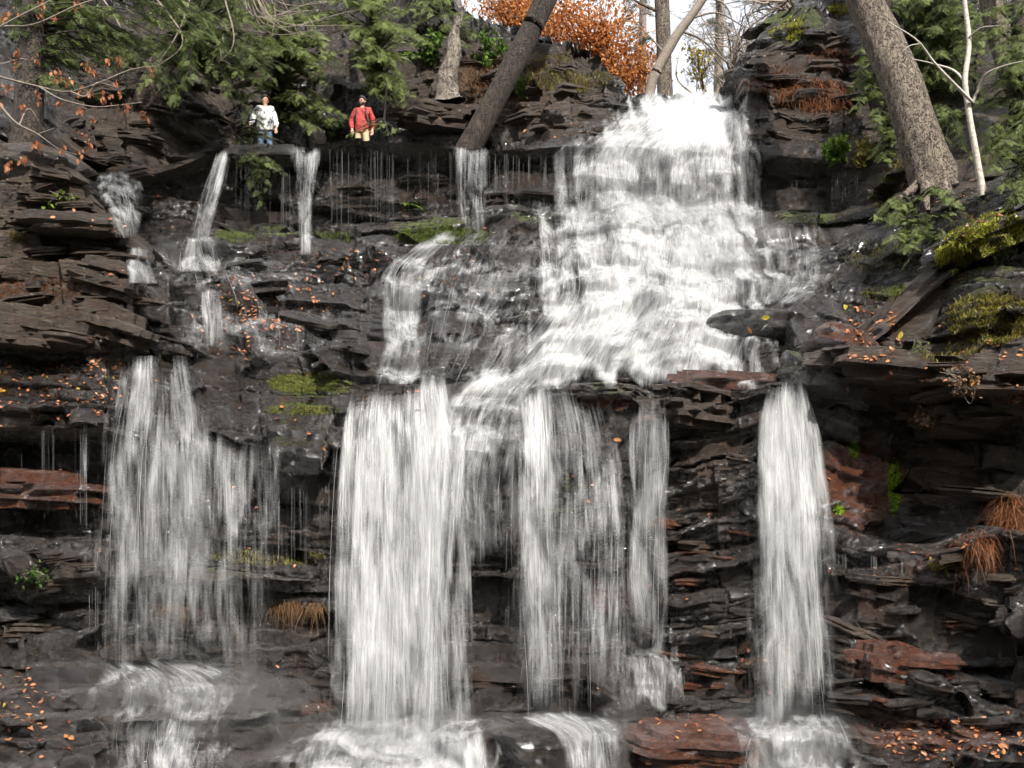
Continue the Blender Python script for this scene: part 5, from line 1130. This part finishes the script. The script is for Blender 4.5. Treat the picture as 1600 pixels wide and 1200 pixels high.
# pale bare twigs drooping at the top of the left bank
root = empty('bare_branch', P(380, -60, 25), label='bundle of pale bare twigs drooping over the left bank', category='branch'); bb = np.array(P(380, -60, 25)); paths, rads = [], []
for q in range(16):
    e = (r_.uniform(420, 570), r_.uniform(0, 60)); m = (r_.uniform(390, 450), r_.uniform(0, 45))
    paths.append(spline([bb, np.array(P(*m, 25 + r_.normal(0, .3))), np.array(P(*e, 25 + r_.normal(0, .6)))], 14) - bb); rads.append(np.linspace(.016, .004, 14))
v, f, _ = tube_arrays(paths, rads, 4); new_obj('twigs', mesh_np('twigs', v, f, M_TWIG), root)
for x, lab in [(150, 'thin dead branch hanging down above the bushy thin fall'), (235, 'forked dead branch hanging down the middle of the left rock wall'), (300, 'dead branch hanging beside the trunk of the spreading hemlock'), (350, 'long dead branch hanging down above the slanting thin fall')]:
    pts = [(x, r_.uniform(-40, 10)), (x + r_.normal(10, 20), r_.uniform(40, 80)), (x + r_.normal(15, 25), r_.uniform(90, 150))]
    b0 = P(*pts[0], 26.2); root = empty('bare_branch', b0, label=lab, category='branch'); c = spline([np.array(P(a, b, 26.2)) for a, b in pts], 14); bb = np.array(b0)
    tw = twigs(c[3], c[-1], 8, r_, .8, -.2)
    v, f, _ = tube_arrays([c - bb], [np.linspace(.03, .008, 14)], 4); st = new_obj('limb', mesh_np('limb', v, f, M_TWIG), root)
    v, f, _ = tube_arrays([t - bb for t in tw], [np.linspace(.008, .003, 6)] * len(tw), 4); new_obj('twigs', mesh_np('twigs', v, f, M_TWIG), st)
# ------------------------------------------------------------------ the two hikers
def plain(name, col, rough=.8, twig_shade=None):
    t = NT(name); c = (*col, 1)
    if twig_shade:  # dark dapple: shadows of twigs put into the cloth colour
        pos = t.n('TexCoord').outputs['Object']
        c = t.mix(t.rng(t.noise(pos, 7.0, 4, .6), .50, .58), c, (*twig_shade, 1))
    n = t.noise(t.n('TexCoord').outputs['Object'], 60, 3, .6); bp = t.n('Bump', {'Strength': .25, 'Distance': .01, 'Height': n})
    b = t.n('BsdfPrincipled', {'Base Color': c, 'Roughness': rough, 'Normal': bp.outputs[0]}); return t.surf(b.outputs[0])
M_SKIN = plain('skin', (0.50, 0.27, 0.19), .5); M_HAIR = plain('dark_hair', (0.018, 0.013, 0.010), .6)
M_WHITEJ = plain('white_jacket', (0.78, 0.78, 0.77), .8, (0.06, 0.06, 0.055)); M_JEANS = plain('blue_jeans', (0.10, 0.155, 0.25)); M_REDTOP = plain('red_top', (0.34, 0.042, 0.036)); M_KHAKI = plain('khaki_trousers', (0.50, 0.39, 0.25))  # the white jacket's dark patches are painted twig shadow
M_BLACK = plain('black_strap', (0.012, 0.012, 0.013), .6); M_SHOE = plain('brown_boot', (0.20, 0.09, 0.05), .6); M_EYE = plain('dark_glass', (0.01, 0.01, 0.01), .2)

def skin(name, verts, edges, radii, mat, parent, sub=2, root=0):
    me = bpy.data.meshes.new(name); me.from_pydata([tuple(v) for v in verts], edges, []); o = bpy.data.objects.new(name, me); COL.objects.link(o)
    md = o.modifiers.new('s', 'SKIN'); md.use_smooth_shade = True
    for i, r in enumerate(radii):
        sv = me.skin_vertices[0].data[i]; sv.radius = (r, r) if not isinstance(r, tuple) else r; sv.use_root = (i == root)
    o.modifiers.new('d', 'SUBSURF').levels = sub
    dg = bpy.context.evaluated_depsgraph_get(); em = bpy.data.meshes.new_from_object(o.evaluated_get(dg)); em.name = name
    bpy.data.objects.remove(o); em.materials.clear(); em.materials.append(mat)
    return new_obj(name, em, parent)

def person(label, foot, height, yaw, top_mat, leg_mat, arms, look, straps=False, hood=False, beard=False):
    """built 1.78 m tall facing -Y, then turned and scaled; arms: per side (elbow, wrist)"""
    root = empty('person', foot, label=label, category='person'); root.rotation_euler = (0, 0, yaw); s = height / 1.78; root.scale = (s, s, s)
    hip, chest, neck = Vector((0, 0, .95)), Vector((0, 0, 1.32)), Vector((0, .0, 1.50))
    V = [hip, Vector((0, 0, 1.12)), chest, neck, Vector((0, -.01, 1.56)), Vector((0, -.02, 1.63)), Vector((0, -.01, 1.70)), Vector((0, 0, 1.755))]
    R = [(.15, .11), (.14, .105), (.165, .115), .062, .06, (.078, .09), (.082, .1), (.055, .065)]; E = [(i, i + 1) for i in range(7)]
    legs = []
    for sx in (-1, 1):
        k = len(V); L = [Vector((sx * .10, 0, .88)), Vector((sx * .12, -.02, .50)), Vector((sx * .13, .02, .10)), Vector((sx * .135, -.05, .035)), Vector((sx * .14, -.15, .03))]
        V += L; R += [.085, .058, .042, .042, .032]; E += [(0, k)] + [(k + i, k + i + 1) for i in range(4)]; legs.append(L)
    armp = []
    for sx, (el, wr, fing) in zip((-1, 1), arms):
        k = len(V); sh = Vector((sx * .19, 0, 1.43)); el, wr = Vector(el), Vector(wr); hd = (wr - el).normalized(); palm = wr + hd * .075
        V += [sh, el, wr, palm]; R += [.058, .043, .029, (.034, .022)]; E += [(2, k), (k, k + 1), (k + 1, k + 2), (k + 2, k + 3)]
        side = hd.cross(Vector((0, 1, 0))).normalized(); inn = Vector(fing)
        for q, off in enumerate((-.03, -.010, .010, .028)):
            ln = (.062, .075, .07, .055)[q]; f0 = palm + side * off + hd * .02; f1 = f0 + (hd + inn * .25).normalized() * ln * .55; f2 = f1 + (hd + inn * .8).normalized() * ln * .5
            m = len(V); V += [f0, f1, f2]; R += [.010, .009, .007]; E += [(k + 3, m), (m, m + 1), (m + 1, m + 2)]
        t0 = wr + hd * .03 + inn * .02 - side * .03; t1 = t0 + (hd * .6 - side * .7 + inn * .3).normalized() * .035; t2 = t1 + (hd + inn * .4).normalized() * .03
        m = len(V); V += [t0, t1, t2]; R += [.013, .010, .008]; E += [(k + 2, m), (m, m + 1), (m + 1, m + 2)]; armp.append((sh, el, wr, hd))
    skin('body', V, E, R, M_SKIN, root)
    # face and hair, turned towards what the hiker looks at
    hr = Euler((0, 0, look)).to_matrix(); hc = Vector((0, -.01, 1.66))
    def face(name, pts, sz, mat, sub=2):
        bm = bmesh.new()
        for p in pts:
            r = bmesh.ops.create_icosphere(bm, subdivisions=sub, radius=1.0, matrix=Matrix.Translation(hc + hr @ Vector(p)) @ hr.to_4x4() @ Matrix.Diagonal((*sz, 1)))
        me = bpy.data.meshes.new(name); bm.to_mesh(me); bm.free(); me.materials.append(mat)
        for pl in me.polygons: pl.use_smooth = True
        return new_obj(name, me, root)
    face('nose', [(0, -.108, -.015)], (.014, .022, .024), M_SKIN); face('mouth', [(0, -.098, -.062)], (.024, .008, .006), plain('lips', (.35, .13, .1), .5)); face('ear', [(-.09, 0, -.01), (.09, 0, -.01)], (.014, .024, .034), M_SKIN)
    face('eyes', [(-.034, -.092, .016), (.034, -.092, .016)], (.022 if beard else .014, .012, .014), M_EYE)
    bm = bmesh.new(); bmesh.ops.create_icosphere(bm, subdivisions=4, radius=1.0)
    for v in bm.verts:
        c = v.co.copy(); keep = c.z > -.15 + max(0, -c.y) * .9 + .15 * c.y
        n_ = 1 + .07 * math.sin(c.x * 13 + c.z * 7) * math.sin(c.y * 11)
        v.co = hc + hr @ Vector((c.x * .104 * n_, c.y * .124 * n_ + .008, c.z * .152 * n_ + .012)); v.tag = keep
    bmesh.ops.delete(bm, geom=[v for v in bm.verts if not v.tag], context='VERTS'); me = bpy.data.meshes.new('hair'); bm.to_mesh(me); bm.free(); me.materials.append(M_HAIR)
    for pl in me.polygons: pl.use_smooth = True
    h = new_obj('hair', me, root); sm = h.modifiers.new('t', 'SOLIDIFY'); sm.thickness = .012
    if beard: face('beard', [(0, -.07, -.085), (-.05, -.05, -.06), (.05, -.05, -.06)], (.045, .035, .035), M_HAIR)
    # clothes follow the body and end at neck, cuffs and hem
    bk = 1.16 if hood else 1.0
    TV = [Vector((0, 0, .80)), Vector((0, 0, .92)), Vector((0, 0, 1.10)), Vector((0, 0, 1.33)), Vector((0, 0, 1.47))]; TR = [(.20 * bk, .155 * bk), (.20 * bk, .155 * bk), (.19 * bk, .145 * bk), (.195 * bk, .145 * bk), (.09, .09)]; TE = [(0, 1), (1, 2), (2, 3), (3, 4)]
    for (sh, el, wr, hd) in armp:
        k = len(TV); TV += [sh, (sh + el) / 2, el, wr - hd * .015]; TR += [.085 * bk, .075 * bk, .068 * bk, .05 * bk]; TE += [(3, k), (k, k + 1), (k + 1, k + 2), (k + 2, k + 3)]
    top = skin('jacket' if hood else 'top', TV, TE, TR, top_mat, root, 3)
    nv = len(top.data.vertices); co = np.empty(nv * 3, np.float32); top.data.vertices.foreach_get('co', co); co = co.reshape(-1, 3).astype(float)
    nr_ = np.empty(nv * 3, np.float32); top.data.vertices.foreach_get('normal', nr_); nr_ = nr_.reshape(-1, 3)
    fold = .028 * fbm(co[:, 0] * 9, co[:, 1] * 9, co[:, 2] * 16 + co[:, 0] * 10, 3, 7)      # creases in the cloth
    top.data.vertices.foreach_set('co', (co + nr_ * fold[:, None]).astype(np.float32).ravel()); top.data.update()
    if hood: skin('hood', [Vector((-.11, .03, 1.47)), Vector((0, .10, 1.52)), Vector((.11, .03, 1.47)), Vector((.05, -.08, 1.47)), Vector((-.05, -.08, 1.47))], [(0, 1), (1, 2), (2, 3), (0, 4)], [.045, .055, .045, .03, .03], top_mat, top)
    LV = [Vector((0, 0, 1.06)), Vector((0, 0, .90))]; LR = [(.165, .125), (.165, .125)]; LE = [(0, 1)]
    for L in legs:
        k = len(LV); LV += [L[0] - Vector((0, 0, .02)), L[1], L[2] + Vector((0, 0, -.01))]; LR += [.105, .082, .072]; LE += [(1, k), (k, k + 1), (k + 1, k + 2)]
    skin('trousers', LV, LE, LR, leg_mat, root)
    for L in legs: skin('boot', [L[2] + Vector((0, .02, .0)), L[3] + Vector((0, .02, .015)), L[3] + Vector((0, -.04, .012)), L[4] + Vector((0, .0, .012))], [(0, 1), (1, 2), (2, 3)], [.055, .055, .05, .045], M_SHOE, root)
    if straps:
        pack = skin('backpack', [Vector((0, .22, 1.02)), Vector((0, .25, 1.2)), Vector((0, .23, 1.42))], [(0, 1), (1, 2)], [(.15, .1), (.16, .12), (.13, .09)], M_BLACK, root)
        for sx in (-1, 1): skin('backpack_strap', [Vector((sx * .105, .12, 1.46)), Vector((sx * .115, .0, 1.515)), Vector((sx * .125, -.12, 1.42)), Vector((sx * .135, -.155, 1.28)), Vector((sx * .165, -.10, 1.10)), Vector((sx * .17, .08, 1.02))], [(i, i + 1) for i in range(5)], [.022] * 6, M_BLACK, pack)
    return root

def ground_z(x, y):
    loc, nor, i, d = BVH.ray_cast(Vector((x, y, 17.6)), Vector((0, 0, -1)))
    return loc.z if loc is not None else 15.35
def stand(px, py_head, Y):
    h = P(px, py_head, Y); z = ground_z(h.x, h.y); return Vector((h.x, h.y, z)), h.z - z
ft, H1 = stand(414, 150, 29.5)
person('person in a white jacket with painted twig shadows and blue jeans standing on the upper ledge', ft, H1, .35, M_WHITEJ, M_JEANS, [((-.31, -.02, 1.16), (-.40, -.10, .93), (.5, -.5, 0)), ((.29, .02, 1.15), (.28, -.08, .92), (-.5, -.5, 0))], .5, hood=True)
print('H1', H1)
ft, H2 = stand(566, 152, 29.6)
person('person in a red top with black backpack straps and khaki trousers on the upper ledge', ft, H2, -.12, M_REDTOP, M_KHAKI, [((-.30, .02, 1.15), (-.24, -.10, .92), (.5, -.5, 0)), ((.30, .02, 1.15), (.29, -.06, .89), (-.5, -.5, 0))], -.25, straps=True, beard=True)
print('H2', H2)

# ------------------------------------------------------------------ stream bed at the foot and the land around
def ground_material():
    t = NT('stream_bed'); pos = t.n('NewGeometry').outputs['Position']
    c = t.ramp(t.noise(pos, 1.5, 6, .65), [(.3, (.02, .018, .015)), (.6, (.06, .05, .04)), (.8, (.10, .085, .07))])
    bp = t.n('Bump', {'Strength': .8, 'Distance': .15, 'Height': t.noise(pos, 3, 6, .6)})
    return t.surf(t.n('BsdfPrincipled', {'Base Color': c, 'Roughness': .5, 'Normal': bp.outputs[0]}).outputs[0])
gxs = np.concatenate([np.linspace(-400, -40, 12), np.linspace(-36, 36, 50), np.linspace(40, 400, 12)]); gys = np.concatenate([np.linspace(-400, -20, 14), np.linspace(-16, 20, 40), np.linspace(24, 400, 14)])
GX, GY = np.meshgrid(gxs, gys); GZ = -1.0 + .3 * fbm(GX * .4, GY * .4, GX * 0, 3, 201)
n0, n1 = GX.shape; ii = np.arange(n0 * n1).reshape(n0, n1); gf = np.stack([ii[:-1, :-1], ii[:-1, 1:], ii[1:, 1:], ii[1:, :-1]], -1).reshape(-1, 4)
new_obj('ground', mesh_np('ground', np.stack([GX, GY, GZ], -1).reshape(-1, 3), gf, ground_material(), True), kind='structure')

# the wooded far side of the glen, behind and beside the viewer
def hill_material():
    t = NT('wooded_slope'); pos = t.n('NewGeometry').outputs['Position']
    c = t.ramp(t.noise(pos, .45, 6, .7), [(.3, (.012, .016, .008)), (.5, (.035, .04, .018)), (.65, (.07, .055, .025)), (.8, (.12, .065, .025))])
    bp = t.n('Bump', {'Strength': 1.0, 'Distance': 1.2, 'Height': t.noise(pos, .5, 6, .65)})
    return t.surf(t.n('BsdfPrincipled', {'Base Color': c, 'Roughness': .9, 'Normal': bp.outputs[0]}).outputs[0])
na, nr2 = 120, 40; aa = np.radians(np.linspace(52, 308, na))[:, None] * np.ones((1, nr2)); rr = np.linspace(22, 75, nr2)[None, :] * np.ones((na, 1))
hx_, hy_ = np.sin(aa) * rr, np.cos(aa) * rr + 4; hz_ = -1.3 + 40 * sstep(22, 72, rr) * (.85 + .15 * np.cos(aa * 3)) + 3.2 * fbm(hx_ * .16, hy_ * .16, hx_ * 0, 4, 301) * sstep(22, 34, rr)
ii = np.arange(na * nr2).reshape(na, nr2); gf = np.stack([ii[:-1, :-1], ii[:-1, 1:], ii[1:, 1:], ii[1:, :-1]], -1).reshape(-1, 4)
new_obj('hillside', mesh_np('hillside', np.stack([hx_, hy_, hz_], -1).reshape(-1, 3), gf, hill_material(), True), kind='structure')  # out of view; added to darken what the wet rock reflects
